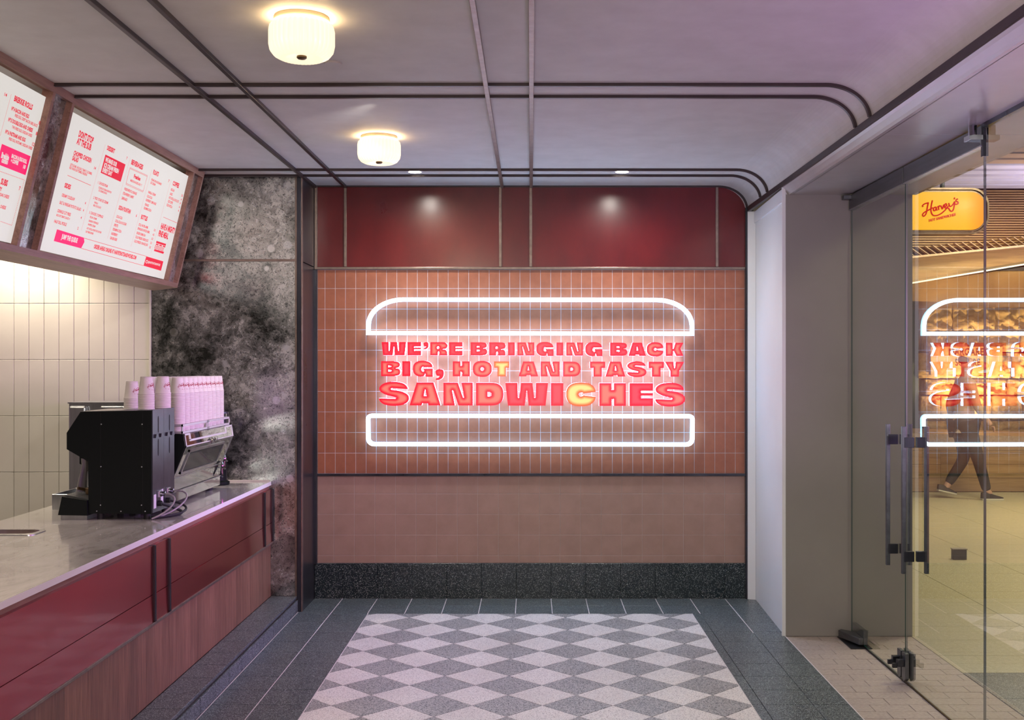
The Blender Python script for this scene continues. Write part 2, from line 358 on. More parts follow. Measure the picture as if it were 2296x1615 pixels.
# terracotta tiles: pitch 72 x 144.5 mm
def zpx(py, Y=YB): return H-(py-820)*Y/2480
def xpx(px, Y=YB): return (px-1190)*Y/2480
cols = [-1.494, xpx(728.8)]; p = 23.0*YB/2480
while cols[-1]+p < 1.50: cols.append(cols[-1]+p)
cols.append(1.50)
rows = [2.303, xpx(0)] ; rows = [2.302]; z = zpx(647)
while z > .88: rows.append(z); z -= 46.15*YB/2480
rows.append(.874)
cells = [(i, j) for j in range(len(rows)-1) for i in range(len(cols)-1) if cols[i+1]-cols[i] > .012]
cells.sort(key=lambda c: (abs(cols[c[0]]), c[1]))
gap = .0028; rest = MB()
for n_, (i, j) in enumerate(cells):
    x0, x1, z1, z0 = cols[i]+gap/2, cols[i+1]-gap/2, rows[j]-gap/2, rows[j+1]+gap/2
    me = tile_mesh(x1-x0, z1-z0, .009, .0012, M['orange'])
    if n_ < 300: piece('terracotta_tile', me, ((x0+x1)/2, YB+.0085, (z0+z1)/2), wb, (pi/2, 0, 0))
    else:
        for v in [None]:
            mm = Matrix.Translation(((x0+x1)/2, YB+.0085, (z0+z1)/2)) @ Matrix.Rotation(pi/2, 4, 'X')
            rest.add([tuple(mm @ q.co) for q in me.vertices], [tuple(q.vertices) for q in me.polygons])
rest.build('terracotta_tile_field', M['orange'], wb, kind='stuff')
# dusty pink square tiles
MB().box(-1.494, 1.50, YB-.0002, YB+.0075, .247, .858).build('grout_bed', M['grout_pink'], wb)
cols = [-1.494]; x = xpx(748.7)
while x < 1.49: cols.append(x); x += 46.1*YB/2480
cols.append(1.50)
rows = [.857] + [zpx(v) for v in (1107.3, 1153.5, 1199.7, 1245.8)] + [.248]
for i in range(len(cols)-1):
    for j in range(len(rows)-1):
        x0, x1, z1, z0 = cols[i]+gap/2, cols[i+1]-gap/2, rows[j]-gap/2, rows[j+1]+gap/2
        piece('pink_tile', tile_mesh(x1-x0, z1-z0, .0075, .0012, M['pinktile']), ((x0+x1)/2, YB+.006, (z0+z1)/2), wb, (pi/2, 0, 0))
sk = struct('baseboard_back')
x = -1.512
for x1 in [v for v in (-1.316+.243*k for k in range(12))]+[1.512]:
    if x1-x > .02: piece('skirting_slab', tile_mesh(x1-x-.0012, .2455, .022, .0015, M['terr_skirt']), ((x+x1)/2, YB+.008, .1235), sk, (pi/2,0,0))
    x = x1
# ---- mirrored pier left of the back wall
YP = 7.33
wl = struct('wall_left')
MB().box(-2.52, -1.53, YP+.012, YB+.1, .0, 2.92).build('pier_core', M['darkmetal'], wl)
for x0, x1, z0, z1 in ((-2.515, -1.562, .104, 2.321), (-2.515, -1.562, 2.337, 2.89)):
    MB().box(x0, x1, YP, YP+.012, z0, z1).build('mirror_panel', M['mirror'], wl)
MB().box(-2.515, -1.562, YP-.004, YP+.008, 2.321, 2.337).build('bronze_rail', M['bronze'], wl, bevel=.002)
MB().box(-1.562, -1.548, YP-.004, YP+.02, .0, 2.89).build('bronze_strip', M['bronze'], wl, bevel=.002)
MB().box(-1.548, -1.520, YP-.012, YP+.03, .0, 2.89).build('corner_post', M['darkmetal'], wl, bevel=.003)
MB().box(-1.520, -1.512, YP-.012, YP+.02, .0, 2.89).build('bronze_strip', M['bronze'], wl, bevel=.002)
MB().box(-1.53, -1.513, YP+.02, YB, .0, 2.315).build('steel_side_panel', M['darkmetal'], wl)
MB().box(-1.53, -1.513, YP+.02, YB, 2.322, 2.89).build('steel_side_panel', M['darkmetal'], wl)
# ---- ivory tiled wall behind the counter
wk = struct('wall_kitchen')
MB().box(-5.2, -2.515, YP+.012, YP+.1, 0, 2.92).build('wall_core', M['grout_white'], wk)
MB().box(-2.530, -2.515, YP-.006, YP+.012, .0, 2.89).build('tile_edge_trim', M['whitetile'], wk, bevel=.002)
tp = 33.7*YP/2480; tr = 126.2*YP/2480; zt = H-(680.5-820)*YP/2480
rws = [zt+tr*2, zt+tr, zt, zt-tr, zt-2*tr, zt-3*tr, zt-4*tr, zt-5*tr, 0]
rws = [2.89] + [r for r in rws if r < 2.85 and r > .05] + [.02]
for i in range(19):
    x1 = -2.531-tp*i; x0 = x1-tp
    for j in range(len(rws)-1):
        if rws[j]-rws[j+1] < .02: continue
        piece('ivory_tile', tile_mesh(tp-.0028, rws[j]-rws[j+1]-.0028, .009, .0012, M['whitetile']), ((x0+x1)/2, YP+.013, (rws[j]+rws[j+1])/2), wk, (pi/2,0,0))
MB().box(-4.7, -4.6, -2.5, YP, 0, 2.92).build('wall_far_left', M['greige'], None, kind='structure')
MB().box(-4.7, 2.4, -2.6, -2.5, 0, 2.92).build('wall_front', M['greige'], None, kind='structure')
# ---- ceiling with coved right edge
cl = struct('ceiling')
cv = arc(1.315, 2.725, .205, .165, 90, 4, 14)
MB().prism([(-4.7, 2.89)]+cv+[(1.56,2.725),(1.56,2.98),(-4.7,2.98)], -2.5, YB+.12).build('plaster_ceiling', M['plaster'], cl)
MB().box(1.512, 1.534, -2.5, YB, 2.706, 2.742).build('edge_batten', M['batten'], cl, bevel=.003)
for y in (4.933, 5.152, 7.072, 7.288):
    cc = arc(1.315, 2.725, .205, .165, 90, 6, 14); ci = arc(1.315, 2.725, .191, .151, 90, 6, 14)
    MB().prism([(-2.2, 2.892)]+cc+list(reversed(ci))+[(-2.2, 2.876)], y-.010, y+.010).build('cross_batten', M['batten'], cl)
cc = arc(1.315, 2.725, .205, .165, 90, 4, 14); ci = arc(1.315, 2.725, .193, .153, 90, 4, 14)
MB().prism([(-1.5, 2.892)]+cc+list(reversed(ci))+[(-1.5, 2.880)], YB-.02, YB-.004).build('wall_batten', M['batten'], cl)
for x in (-1.507, -1.296, -.200, .003):
    MB().box(x-.0105, x+.0105, -2.5, YB-.005, 2.872, 2.891).build('long_batten', M['batten'] if x < -1 else M['bronze'], cl, bevel=.002)
for x, y, r in ((-.822, 4.60, .038), (-.862+.0, 4.36, .03)):
    d = MB().lathe([(.001, 0), (r, 0), (r, .008), (.001, .008)], (x, y, 2.882), 24).build('ceiling_sensor', M['plaster'])
    tag(d, 'round flat grey sensor plate on ceiling, '+('farther' if y > 4.5 else 'nearer')+' of the two beside the large lamp', 'sensor')
# ---- right: white lined recess, entrance soffit, pier
wr = struct('wall_right')
YR = 6.665
MB().prism([(1.514, YB), (1.514, YB-.03), (1.566, YB-.05), (1.568, YB+.1), (1.514, YB+.1)], 0, 2.706, 'z').build('jamb', M['white'], wr)
MB().prism([(1.567, YB-.05), (1.532, YR+.02), (1.56, YR+.022), (1.60, YB)], 0, 2.70, 'z').build('white_panel', M['white'], wr)
MB().prism([(1.555, YB-.05), (1.520, YR+.012), (1.54, YR+.012), (1.59, YB)], 2.622, 2.70, 'z').build('head_panel', M['white'], wr)
MB().box(1.514, 1.536, YR-.004, YR+.014, 0, 2.706).build('corner_strip', M['white'], wr, bevel=.002)
MB().box(1.536, 2.30, YR, YR+.02, 0, 2.662).box(1.61, 2.30, YR+.02, YB+.6, 0, 2.662).build('greige_pier', M['greige'], wr)
MB().box(1.56, 2.30, YB, YB+.6, 2.6, 3.42).build('arcade_pier', M['greige'], wr)
so = struct('ceiling_entrance')
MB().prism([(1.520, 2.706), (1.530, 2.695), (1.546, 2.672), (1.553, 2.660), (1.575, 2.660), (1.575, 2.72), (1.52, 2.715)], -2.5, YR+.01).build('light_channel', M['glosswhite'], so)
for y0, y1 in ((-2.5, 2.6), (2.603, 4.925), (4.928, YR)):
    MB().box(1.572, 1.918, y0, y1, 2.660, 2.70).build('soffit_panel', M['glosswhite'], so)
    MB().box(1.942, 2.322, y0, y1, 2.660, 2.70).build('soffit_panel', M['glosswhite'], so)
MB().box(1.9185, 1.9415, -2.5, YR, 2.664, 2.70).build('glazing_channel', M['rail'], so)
MB().box(2.26, 2.322, -2.5, YR+.05, 2.70, 3.40).build('bulkhead', M['greige'], so)
# ---- floor
fl = struct('floor')
MB().box(-4.6, 9.5, -2.5, 16.2, -.12, -.012).build('floor_slab', M['grout_dark'], fl)
def ftile(name, x0, x1, y0, y1, m, g=.003, z=0, parent=fl, dp=.012):
    piece(name, tile_mesh(x1-x0-g, y1-y0-g, dp, .001, m), ((x0+x1)/2, (y0+y1)/2, z-dp), parent)
G = .243; rowsY = [YB-.001-G*k for k in range(21)]
leftx = [-1.538, -1.316, -1.073]; 
for k in range(20):
    y1, y0 = rowsY[k], rowsY[k+1]
    if y1 <= 7.2751+.01 or True:
        for x0, x1 in zip(leftx, leftx[1:]): ftile('border_tile', x0, x1, y0, y1, M['terr_dark'], .003)
        rx = [1.062, 1.115, 1.358, 1.533]
        if y0 > 7.2: rx = [1.115, 1.358, 1.533] + ([1.0] and [])
        for x0, x1 in zip(rx, rx[1:]):
            if x1 > 1.53 and y0 > YR: x1 = 1.575
            ftile('border_tile', x0, x1, y0, y1, M['terr_dark'], .003)
for k in range(9):
    x0 = -1.073+G*k
    for q in range(2): ftile('border_tile', x0, x0+G if k < 8 else 1.115, rowsY[q+1], rowsY[q], M['terr_dark'], .003)
MB().box(-1.5, 1.5, YB-.012, YB-.001, -.01, .0015).build('sealant_line', M['grout_pink'], fl)
# light joints between the back border tiles and along the borders
for k in range(14):
    x = -1.316+G*k
    if abs(x-1.358) < .1: x = 1.358
    if x < 1.4: MB().box(x-.0026, x+.0026, 7.272 if -1.1 < x < 1.2 else 6.75, YB-.01, -.01, .0004).build('grout_line', M['grout'], fl)
for x in (-1.0695, 1.0605, 1.5345): MB().box(x-.0022, x+.0022, 2.9, 7.272 if x < 1.5 else YR, -.01, .0006).build('brass_divider', M['grout'], fl)
MB().box(-1.318, -1.314, 2.9, 6.75, -.01, .0004).build('grout_line', M['grout'], fl)
MB().box(-1.541, -1.537, 2.9, YP, -.01, .0006).build('grout_line', M['grout'], fl)
# diamond inlay
def clip(poly, x0, x1, y0, y1):
    for ax, lim, sgn in ((0, x0, 1), (0, x1, -1), (1, y0, 1), (1, y1, -1)):
        out = []
        for i, a in enumerate(poly):
            b = poly[(i+1) % len(poly)]; da = (a[ax]-lim)*sgn; db = (b[ax]-lim)*sgn
            if da >= 0: out.append(a)
            if (da >= 0) != (db >= 0):
                t = da/(da-db); out.append((a[0]+t*(b[0]-a[0]), a[1]+t*(b[1]-a[1])))
        poly = out
        if len(poly) < 3: return []
    return poly
hd = .1685
_dm = {}
def diamond(cx, cy, m, name):
    gg = hd-.0022
    poly = [(cx-gg, cy), (cx, cy-gg), (cx+gg, cy), (cx, cy+gg)]
    q = clip(poly, -1.067, 1.058, 3.0, 7.270)
    if not q: return
    ar = abs(sum(q[i][0]*q[(i+1) % len(q)][1]-q[(i+1) % len(q)][0]*q[i][1] for i in range(len(q))))/2
    if ar < 2e-4: return
    q = [(a-cx, b-cy) for a, b in q]
    key = (m.name, tuple((round(a,4), round(b,4)) for a, b in q))
    if key not in _dm: _dm[key] = MB().prism(q, -.012, 0, 'z').mesh('tile', m)
    piece(name, _dm[key], (cx, cy, 0), fl)
for j in range(-1, 26):
    yy = 7.158-hd*j
    for k in range(-2, 9):
        xx = -.958+.338*k+(hd if j % 2 else 0)
        diamond(xx, yy, M['terr_mid'] if j % 2 else M['terr_light'], 'grey_diamond_tile' if j % 2 else 'pale_diamond_tile')
# stone pavers under the glass doors
py = .1035; r_ = 0; y = YR-.002
while y > 3.1:
    off = (0, .10, .05)[r_ % 3]; x = 1.537-off
    while x < 2.29:
        a, b = max(x, 1.537), min(x+.19, 2.29)
        if b-a > .02: ftile('paver', a, b, y-py, y, M['paver'], .0026, z=random.uniform(-.0012, 0))
        x += .19
    y -= py; r_ += 1
# arcade floor
for k in range(24):
    for q in range(9):
        y0 = 5.87+.35*k*1.0; x0 = 2.292+.78*q+(.0 if k % 2 else .0)
        if y0 < 14.2: ftile('arcade_floor_tile', x0, x0+.78, y0, min(y0+.35, 14.25), M['stonefloor'], .004)
for k in range(6):
    for q in range(4): ftile('arcade_border_tile', 2.292+.5*q, 2.792+.5*q, 5.868-.45*(k+1), 5.868-.45*k, M['terr_dark'], .004)
# low plinth along the counter
pl = struct('plinth')
MB().box(-1.80, -1.556, 2.6, YP-.001, 0, .088).build('plinth_core', M['darkwall'], pl)
y = YP-.002; k = 0
while y > 3.0:
    y0 = y-(G if k else .22)
    piece('plinth_slab', tile_mesh(.17-.001, y-y0-.003, .015, .0012, M['terr_dark']), (-1.635, (y+y0)/2, .088), pl)
    piece('riser_slab', tile_mesh(.074, y-y0-.003, .010, .001, M['terr_dark']), (-1.551, (y+y0)/2, .040), pl, (0, pi/2, 0))
    y = y0; k += 1
MB().box(-1.56, -1.552, 2.9, YP-.002, .078, .090).build('gap_shade_strip', M['batten'], pl)  # dark strip put in for the shade beneath the slab nosing

# ================================================================== GLASS ENTRANCE
XG = 1.93; g2 = .005
def pane(name, y0, y1, z0, z1, parent, edge='glassedge'):
    o = MB().box(XG-g2, XG+g2, y0, y1, z0, z1).build(name, [M['glass'], M[edge]], parent)
    for p_ in o.data.polygons:
        if abs(p_.normal.x) < .5: p_.material_index = 1
    return o
def bar_handle(yc, parent):
    for s in (-1, 1):
        x = XG+s*.0575
        pb = MB().box(x-.010, x+.010, yc-.010, yc+.010, .585, 1.325).build('pull_bar', M['rail'], parent, bevel=.002)
        for z in (.672, 1.245): MB().box(min(XG+s*.007, x), max(XG+s*.007, x), yc-.0125, yc+.0125, z-.026, z+.026).build('standoff', M['darkmetal'], pb, bevel=.002)
d1 = struct('door_1', 'far leaf of the frameless glass double door beside the greige pier')
d2 = struct('door_2', 'near leaf of the frameless glass double door')
pane('glass_pane', 5.688, 6.648, .012, 2.60, d1); pane('glass_pane', 4.702, 5.678, .012, 2.60, d2, 'glassedge2')
for d, y0, y1, yh in ((d1, 5.688, 6.648, 5.80), (d2, 4.705, 5.678, 5.555)):
    MB().box(XG-.017, XG+.017, y0, y1, 2.566, 2.652).build('top_rail', M['rail'], d, bevel=.002)
    MB().box(XG-.019, XG+.019, y0+.001, y1-.001, 2.563, 2.568).build('rail_lip', M['steel'], d)
    bar_handle(yh, d)
    ye = y0 if d is d1 else y1; s = 1 if d is d1 else -1
    a, b = sorted((ye+s*.004, ye+s*.058))
    lk = MB()
    for q in (-1, 1):
        x = XG+q*.017
        lk.prism([(a, .035), ((a+b)/2, .018), (b, .035), (b, .165), (a, .165)], x-.010, x+.010, 'x')
    lo = lk.build('patch_lock', M['rail'], d, bevel=.002)
    MB().box(XG-.062, XG-.027, (a+b)/2-.014, (a+b)/2+.014, .095, .131).box(XG-.085, XG-.060, (a+b)/2-.008, (a+b)/2+.008, .088, .112).build('lock_knob', M['darkmetal'], lo, bevel=.002)
# pivots of the far leaf
MB().box(1.868, 1.96, 6.60, 6.645, 2.625, 2.650).build('top_pivot', M['rail'], d1, bevel=.003)
MB().box(1.84, 1.965, 6.36, 6.64, 0, .004).build('pivot_plate', M['darkmetal'], d1)
MB().prism([(1.835,6.60),(1.86,6.63),(1.925,6.56),(1.925,6.40),(1.90,6.40)], .012, .052, 'z').build('pivot_shoe', M['rail'], d1, bevel=.003)
MB().box(1.926, 1.950, 6.40, 6.62, .010, .095).build('pivot_shoe', M['rail'], d1, bevel=.003)
w1 = struct('window_1', 'fixed frameless glass panel nearest the camera')
pane('glass_pane', 2.4, 4.698, .012, 2.655, w1, 'glassedge2')
MB().box(XG-.011, XG+.011, 4.690, 4.715, 2.52, 2.65).build('edge_patch', M['darkmetal'], w1)
MB().box(XG-.013, XG+.013, 2.4, 4.72, 2.640, 2.662).build('head_channel', M['darkmetal'], w1)
MB().lathe([(.018,0),(.018,.05)], (XG-.045, 4.72, 2.605), 16).box(XG-.07, XG-.008, 4.69, 4.75, 2.59, 2.61).build('patch_pivot', M['chrome'], w1)
MB().box(XG-.008, XG+.008, 2.4, 6.64, -.01, .003).build('floor_channel', M['darkmetal'], w1)
# ================================================================== LIT LETTER SIGN
def smooth(pts, n=5):
    """closed contour; a point with a third value is a sharp corner, runs between corners are Catmull-Rom curves"""
    k = len(pts); cor = [i for i in range(k) if len(pts[i]) > 2]
    P = [Vector((p[0], p[1])) for p in pts]; out = []
    if not cor:
        segs = [(i, i+1) for i in range(k)]; cs = set()
    else: cs = set(cor)
    for i in range(k):
        j = (i+1) % k; a, b = P[i], P[j]
        ic, jc = i in cs, j in cs
        if ic and jc: out.append((a.x, a.y)); continue
        p0 = a if ic else P[i-1]; p3 = b if jc else P[(i+2) % k]
        for t_ in range(n):
            t = t_/n
            q = .5*((2*a)+(b-p0)*t+(2*p0-5*a+4*b-p3)*t*t+(3*a-p0-3*b+p3)*t**3)
            out.append((q.x, q.y))
    return out
def S_(*p): return [(x, y, 1) for x, y in p]
def ell(cx, cy, rx, ry, n=14): return [(cx+rx*cos(2*pi*i/n), cy+ry*sin(2*pi*i/n), 1) for i in range(n)]
def sup(a0, a1, n, e=2.5, cx=.5, cy=.5, rx=.5, ry=.5):
    r = []
    for i in range(n+1):
        a = R(a0+(a1-a0)*i/n); c, s = cos(a), sin(a)
        r.append((cx+rx*(abs(c)**(2/e))*(1 if c > 0 else -1), cy+ry*(abs(s)**(2/e))*(1 if s > 0 else -1), 1))
    return r
NN = S_((0,0),(0,1),(.49,1),(.665,.35),(.69,.335),(.705,.36),(.61,1),(1,1),(1,0),(.51,0),(.335,.65),(.31,.665),(.295,.64),(.39,0))
GLY = {
 'I': [S_((0,0),(0,1),(1,1),(1,0))],
 'E': [S_((0,0),(0,1),(1,1),(1,.67),(.5,.67),(.48,.62),(.5,.57),(1,.57),(1,.455),(.5,.455),(.48,.40),(.5,.345),(1,.345),(1,0))],
 'H': [S_((0,0),(0,1),(.45,1),(.455,.70),(.545,.70),(.55,1),(1,1),(1,0),(.55,0),(.545,.30),(.455,.30),(.45,0))],
 'T': [S_((0,.58),(0,1),(1,1),(1,.58),(.79,.58),(.79,0),(.22,0),(.22,.58))],
 'A': [S_((0,0),(.23,1),(.77,1),(1,0),(.61,0),(.59,.09),(.41,.09),(.39,0)), S_((.455,.41),(.495,.68),(.51,.68),(.55,.41))],
 'N': [NN],
 'W': [S_((0,1),(.285,1),(.295,.36),(.31,.33),(.325,.36),(.37,1),(.63,1),(.675,.36),(.69,.33),(.705,.36),(.715,1),(1,1),(.94,0),(.545,0),(.51,.66),(.495,.66),(.455,0),(.06,0))],
 'Y': [S_((0,1),(.44,1),(.475,.60),(.50,.57),(.525,.60),(.56,1),(1,1),(.74,.38),(.73,0),(.28,0),(.28,.38))],
 'K': [S_((0,0),(0,1),(.38,1),(.40,.58),(.42,.54),(.45,.56),(.55,1),(1,1),(.83,.56),(1,0),(.60,0),(.47,.36),(.44,.38),(.42,.34),(.38,0))],
 'B': [S_((0,0),(0,1),(.66,1))+[(.86,.965),(.965,.87),(.985,.74),(.93,.60),(.76,.53,1)]+[(.93,.49),(1,.36),(1,.20),(.93,.07),(.70,0,1)],
       S_((.38,.60),(.38,.71),(.50,.71),(.55,.68),(.55,.63),(.50,.60)), S_((.38,.31),(.38,.43),(.51,.43),(.56,.39),(.56,.345),(.51,.31))],
 'R': [S_((0,0),(0,1),(.64,1))+[(.86,.97),(.975,.83),(.985,.66),(.90,.52),(.70,.46,1)]+[(.86,.43),(.95,.33),(.975,.15),(1,0,1)]+S_((.53,0))+[(.53,.22,1),(.48,.31),(.43,.22,1)]+S_((.43,0)),
       ell(.46,.585,.075,.10)],
 'D': [S_((0,0),(0,1),(.50,1))+[(.76,.965),(.94,.80),(1,.5),(.94,.20),(.76,.035)]+S_((.50,0)), S_((.42,.40),(.42,.59),(.50,.59),(.56,.545),(.565,.50),(.56,.44),(.50,.40))],
 'O': [sup(0,359,40)[:-1], ell(.5,.49,.095,.115)],
 'C': [sup(8,352,40)+[(.59,.463,1)]+[(.5+.085*cos(R(a)), .5+.085*sin(R(a)), 1) for a in range(-30,-331,-30)]+[(.59,.537,1)]],
 'G': [sup(22,262,26)+[(.55,.03,1),(.62,.20,1),(.66,0,1),(1,0,1),(1,.50,1),(.56,.50,1),(.54,.47,1),(.56,.40,1),(.58,.36,1),(.52,.31,1),(.45,.36,1),(.42,.46,1),(.44,.56,1),(.50,.625,1),(.56,.605,1),(.99,.605,1)]],
 'S': [[(.975,.695,1),(.93,.82),(.80,.94),(.52,1.0),(.20,.945),(.03,.78),(.05,.60),(.22,.47),(.42,.40),(.57,.355,1),(.585,.32,1),(.55,.29,1),(0,.315,1),(.05,.17),(.2,.05),(.5,0),(.83,.055),(.995,.22),(.985,.43),(.82,.57),(.60,.64),(.42,.665,1),(.40,.70,1),(.44,.735,1)]],
 "'": [[(.05,.55),(.02,.85),(.4,1),(.9,.93),(1,.55),(.85,.2),(.5,.02),(.02,0,1),(.05,.14,1),(.38,.22),(.5,.38,1),(.2,.38)]],
}
GLY[','] = GLY["'"]
A1, A2 = 840, 1180; S1, S2 = 6.378, 6.205
def c1(*v): return [A1+x/S1 for x in v]
def c2(*v): return [A2+x/S2 for x in v]
L1 = [('W', c1(100,450)),('E', c1(470,665)),("'", c1(700,772)),('R', c1(797,1045)),('E', c1(1065,1258)),('B', c1(1373,1610)),('R', c1(1637,1878)),('I', c1(1907,2007)),('N', c1(2042,2282)),
      ('G', c2(138,380)),('I', c2(415,515)),('N', c2(553,790)),('G', c2(818,1058)),('B', c2(1165,1403)),('A', c2(1420,1665)),('C', c2(1675,1910)),('K', c2(1938,2185))]
L2 = [('B', c1(93,365)),('I', c1(396,513)),('G', c1(548,832)),(',', c1(872,990)),('H', c1(1118,1365)),('O', c1(1405,1678)),('T', c1(1708,1928)),('A', c1(2060,2338)),
      ('N', c2(198,462)),('D', c2(508,755)),('T', c2(885,1097)),('A', c2(1100,1378)),('S', c2(1400,1668)),('T', c2(1700,1913)),('Y', c2(1930,2195))]
L3 = [('S', c1(60,488)),('A', c1(500,945)),('N', c1(985,1405)),('D', c1(1450,1845)),('W', c1(1870,2480)),('I', c2(340,515)),('C', c2(553,968)),('H', c2(1015,1385)),('E', c2(1435,1762)),('S', c2(1790,2205))]
YF = YB-.075    # front face of the letters
def plan(line, ytop0, ytop1, hpx0, hpx1):
    out = []
    for ch, (a, b) in line:
        t = ((a+b)/2-850)/690; top = ytop0+(ytop1-ytop0)*t; h = hpx0+(hpx1-hpx0)*t
        if ch == "'": h_ = 16; out.append((ch, a, b, top, h_)); continue
        if ch == ',': out.append((ch, a, b, top+17.6, 24)); continue
        e = 1.2 if ch in 'CGOS' else 0
        out.append((ch, a, b, top-e, h+2*e))
    return out
words = {1: (['WE’RE', 'BRINGING', 'BACK'], [5, 8, 4]), 2: (['BIG,', 'HOT', 'AND', 'TASTY'], [4, 3, 3, 5]), 3: (['SANDWICHES'], [10])}
ordw = ['first','second','third','fourth','fifth','sixth','seventh','eighth','ninth','tenth','eleventh','twelfth','thirteenth','fourteenth','fifteenth','sixteenth','seventeenth','eighteenth','nineteenth','twentieth','twenty-first','twenty-second','twenty-third','twenty-fourth','twenty-fifth','twenty-sixth','twenty-seventh','twenty-eighth','twenty-ninth','thirtieth']
sc_l = 2480/YF
letters = []
for ln, L in ((1, plan(L1, 767.2, 769, 29.8, 29.6)), (2, plan(L2, 810.2, 811.8, 33.4, 33.0)), (3, plan(L3, 857.3, 859.6, 51.6, 51.2))):
    seq = []
    for wd, n_ in zip(*words[ln]): seq += [(wd, i) for i in range(n_)]
    for (ch, a, b, top, h), (wd, i) in zip(L, seq):
        x0 = (a-1190)/sc_l; wm = (b-a)/sc_l; z0 = H-(top+h-820)/sc_l; hm = h/sc_l
        letters.append((ln, wd, i, ch, x0, z0, wm, hm))
# face meshes through filled 2-D curves, all evaluated together
tmp = []
for (ln, wd, i, ch, x0, z0, wm, hm) in letters:
    cu = bpy.data.curves.new('c', 'CURVE'); cu.dimensions = '2D'; cu.fill_mode = 'BOTH'
    cs = [[(x*wm, y*hm) for x, y in smooth(c)] for c in GLY[ch]]
    for c in cs:
        sp = cu.splines.new('POLY'); sp.points.add(len(c)-1); sp.use_cyclic_u = True
        for p_, (x, y) in zip(sp.points, c): p_.co = (x, y, 0, 1)
    o = bpy.data.objects.new('c', cu); COL.objects.link(o); tmp.append((o, cs))
bpy.context.view_layer.update(); dg = bpy.context.evaluated_depsgraph_get()
for (o, cs), (ln, wd, i, ch, x0, z0, wm, hm) in zip(tmp, letters):
    me = bpy.data.meshes.new_from_object(o.evaluated_get(dg)); bpy.data.objects.remove(o)
    bm = bmesh.new(); bm.from_mesh(me); bmesh.ops.remove_doubles(bm, verts=bm.verts, dist=1e-5)
    st = .0075 if ln == 3 else .006
    for ax, ext in ((0, wm), (1, hm)):
        k = -1
        while k*st < ext+.01:
            no = Vector((1,0,0)) if ax == 0 else Vector((0,1,0)); co = no*(k*st)
            bmesh.ops.bisect_plane(bm, geom=bm.verts[:]+bm.edges[:]+bm.faces[:], plane_co=co, plane_no=no, dist=1e-6); k += 1
    segs = np.array([(c[j][0], c[j][1], c[(j+1) % len(c)][0], c[(j+1) % len(c)][1]) for c in cs for j in range(len(c))])
    bm.verts.ensure_lookup_table()
    P = np.array([(v.co.x, v.co.y) for v in bm.verts])
    A = segs[:, :2][None]; D = (segs[:, 2:]-segs[:, :2])[None]; Q = P[:, None]
    t = np.clip(((Q-A)*D).sum(-1)/np.maximum((D*D).sum(-1), 1e-12), 0, 1)
    dist = np.sqrt((((A+D*t[..., None])-Q)**2).sum(-1)).min(1)
    d0 = .026 if ln == 3 else .020
    val = np.clip((dist-.003)/d0, 0, 1); val = val*val*(3-2*val)
    bm.to_mesh(me); bm.free()
    at = me.attributes.new('depth', 'FLOAT', 'POINT'); at.data.foreach_set('value', val.astype(np.float32))
    me.materials.clear()
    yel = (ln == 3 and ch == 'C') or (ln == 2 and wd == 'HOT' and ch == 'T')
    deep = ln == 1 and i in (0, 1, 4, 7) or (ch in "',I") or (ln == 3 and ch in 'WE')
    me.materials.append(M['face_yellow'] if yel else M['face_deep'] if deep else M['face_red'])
    nm = {"'": 'apostrophe', ',': 'comma'}.get(ch, 'letter '+ch)
    same = ordw[i]
    lab = f"lit {'orange' if yel else 'red'} {nm}, {'character '+same if False else same} in {wd} of the wall sign"
    t_ = thing('sign_letter', lab, 'sign letter', (x0, YF, z0), 'illuminated letters of the wall sign')
    me.name = 'letter_face'
    fo = bpy.data.objects.new('letter_face', me); COL.objects.link(fo); fo.parent = t_; fo.rotation_euler = (pi/2, 0, 0)
    sd = MB(); dpt = .050
    for c in cs:
        n_ = len(c); sd.add([(x0+x, YF+.001, z0+y) for x, y in c]+[(x0+x, YF+dpt, z0+y) for x, y in c], [(j, (j+1) % n_, n_+(j+1) % n_, n_+j) for j in range(n_)])
    sd.build('letter_side', M['letter_side'], t_)
    cx = x0+wm/2
    MB().tube([(cx, YF+.03, z0+hm*.2), (cx, YB, z0+hm*.2)], .004, 6).build('standoff', M['steel'], t_)
# the two white outlines, a bun top and a bun base
def outline(name, pts, half, label, mounts):
    """pts = closed centre line in x,z; a flat LED channel of rectangular section follows it"""
    n_ = len(pts); P = [Vector((p[0], p[1])) for p in pts]; vs = []
    y0, y1 = YB-.078, YB-.045
    for i in range(n_):
        a = (P[i]-P[i-1]).normalized(); b = (P[(i+1) % n_]-P[i]).normalized()
        na = Vector((-a.y, a.x)); nb = Vector((-b.y, b.x)); m_ = (na+nb).normalized(); m_ = m_*(half/max(.45, m_.dot(na)))
        o_, i_ = P[i]+m_, P[i]-m_
        vs += [(o_.x, y0, o_.y), (i_.x, y0, i_.y), (i_.x, y1, i_.y), (o_.x, y1, o_.y)]
    fs = [(4*i+k, 4*i+(k+1) % 4, 4*((i+1) % n_)+(k+1) % 4, 4*((i+1) % n_)+k) for i in range(n_) for k in range(4)]
    t_ = thing(name, label, 'neon sign', (P[0].x, YB-.06, P[0].y))
    lt = MB().add(vs, fs).build('led_tube', [M['neon'], M['neonfront']], t_)
    for p_ in lt.data.polygons:
        if all(abs(lt.data.vertices[v].co.y-y0) < 1e-4 for v in p_.vertices): p_.material_index = 1
    for x, z in mounts: MB().tube([(x, YB-.05, z), (x, YB, z)], .006, 8).build('standoff', M['steel'], t_)
Yo = YB-.062; so_ = 2480/Yo
def o2(px, py): return ((px-1190)/so_, H-(py-820)/so_)
top = [o2(826, 747)] + [o2(826.5, 728)]
top += [o2(826.5+79*(1-cos(R(a))), 728-56*sin(R(a))) for a in range(8, 91, 8)]
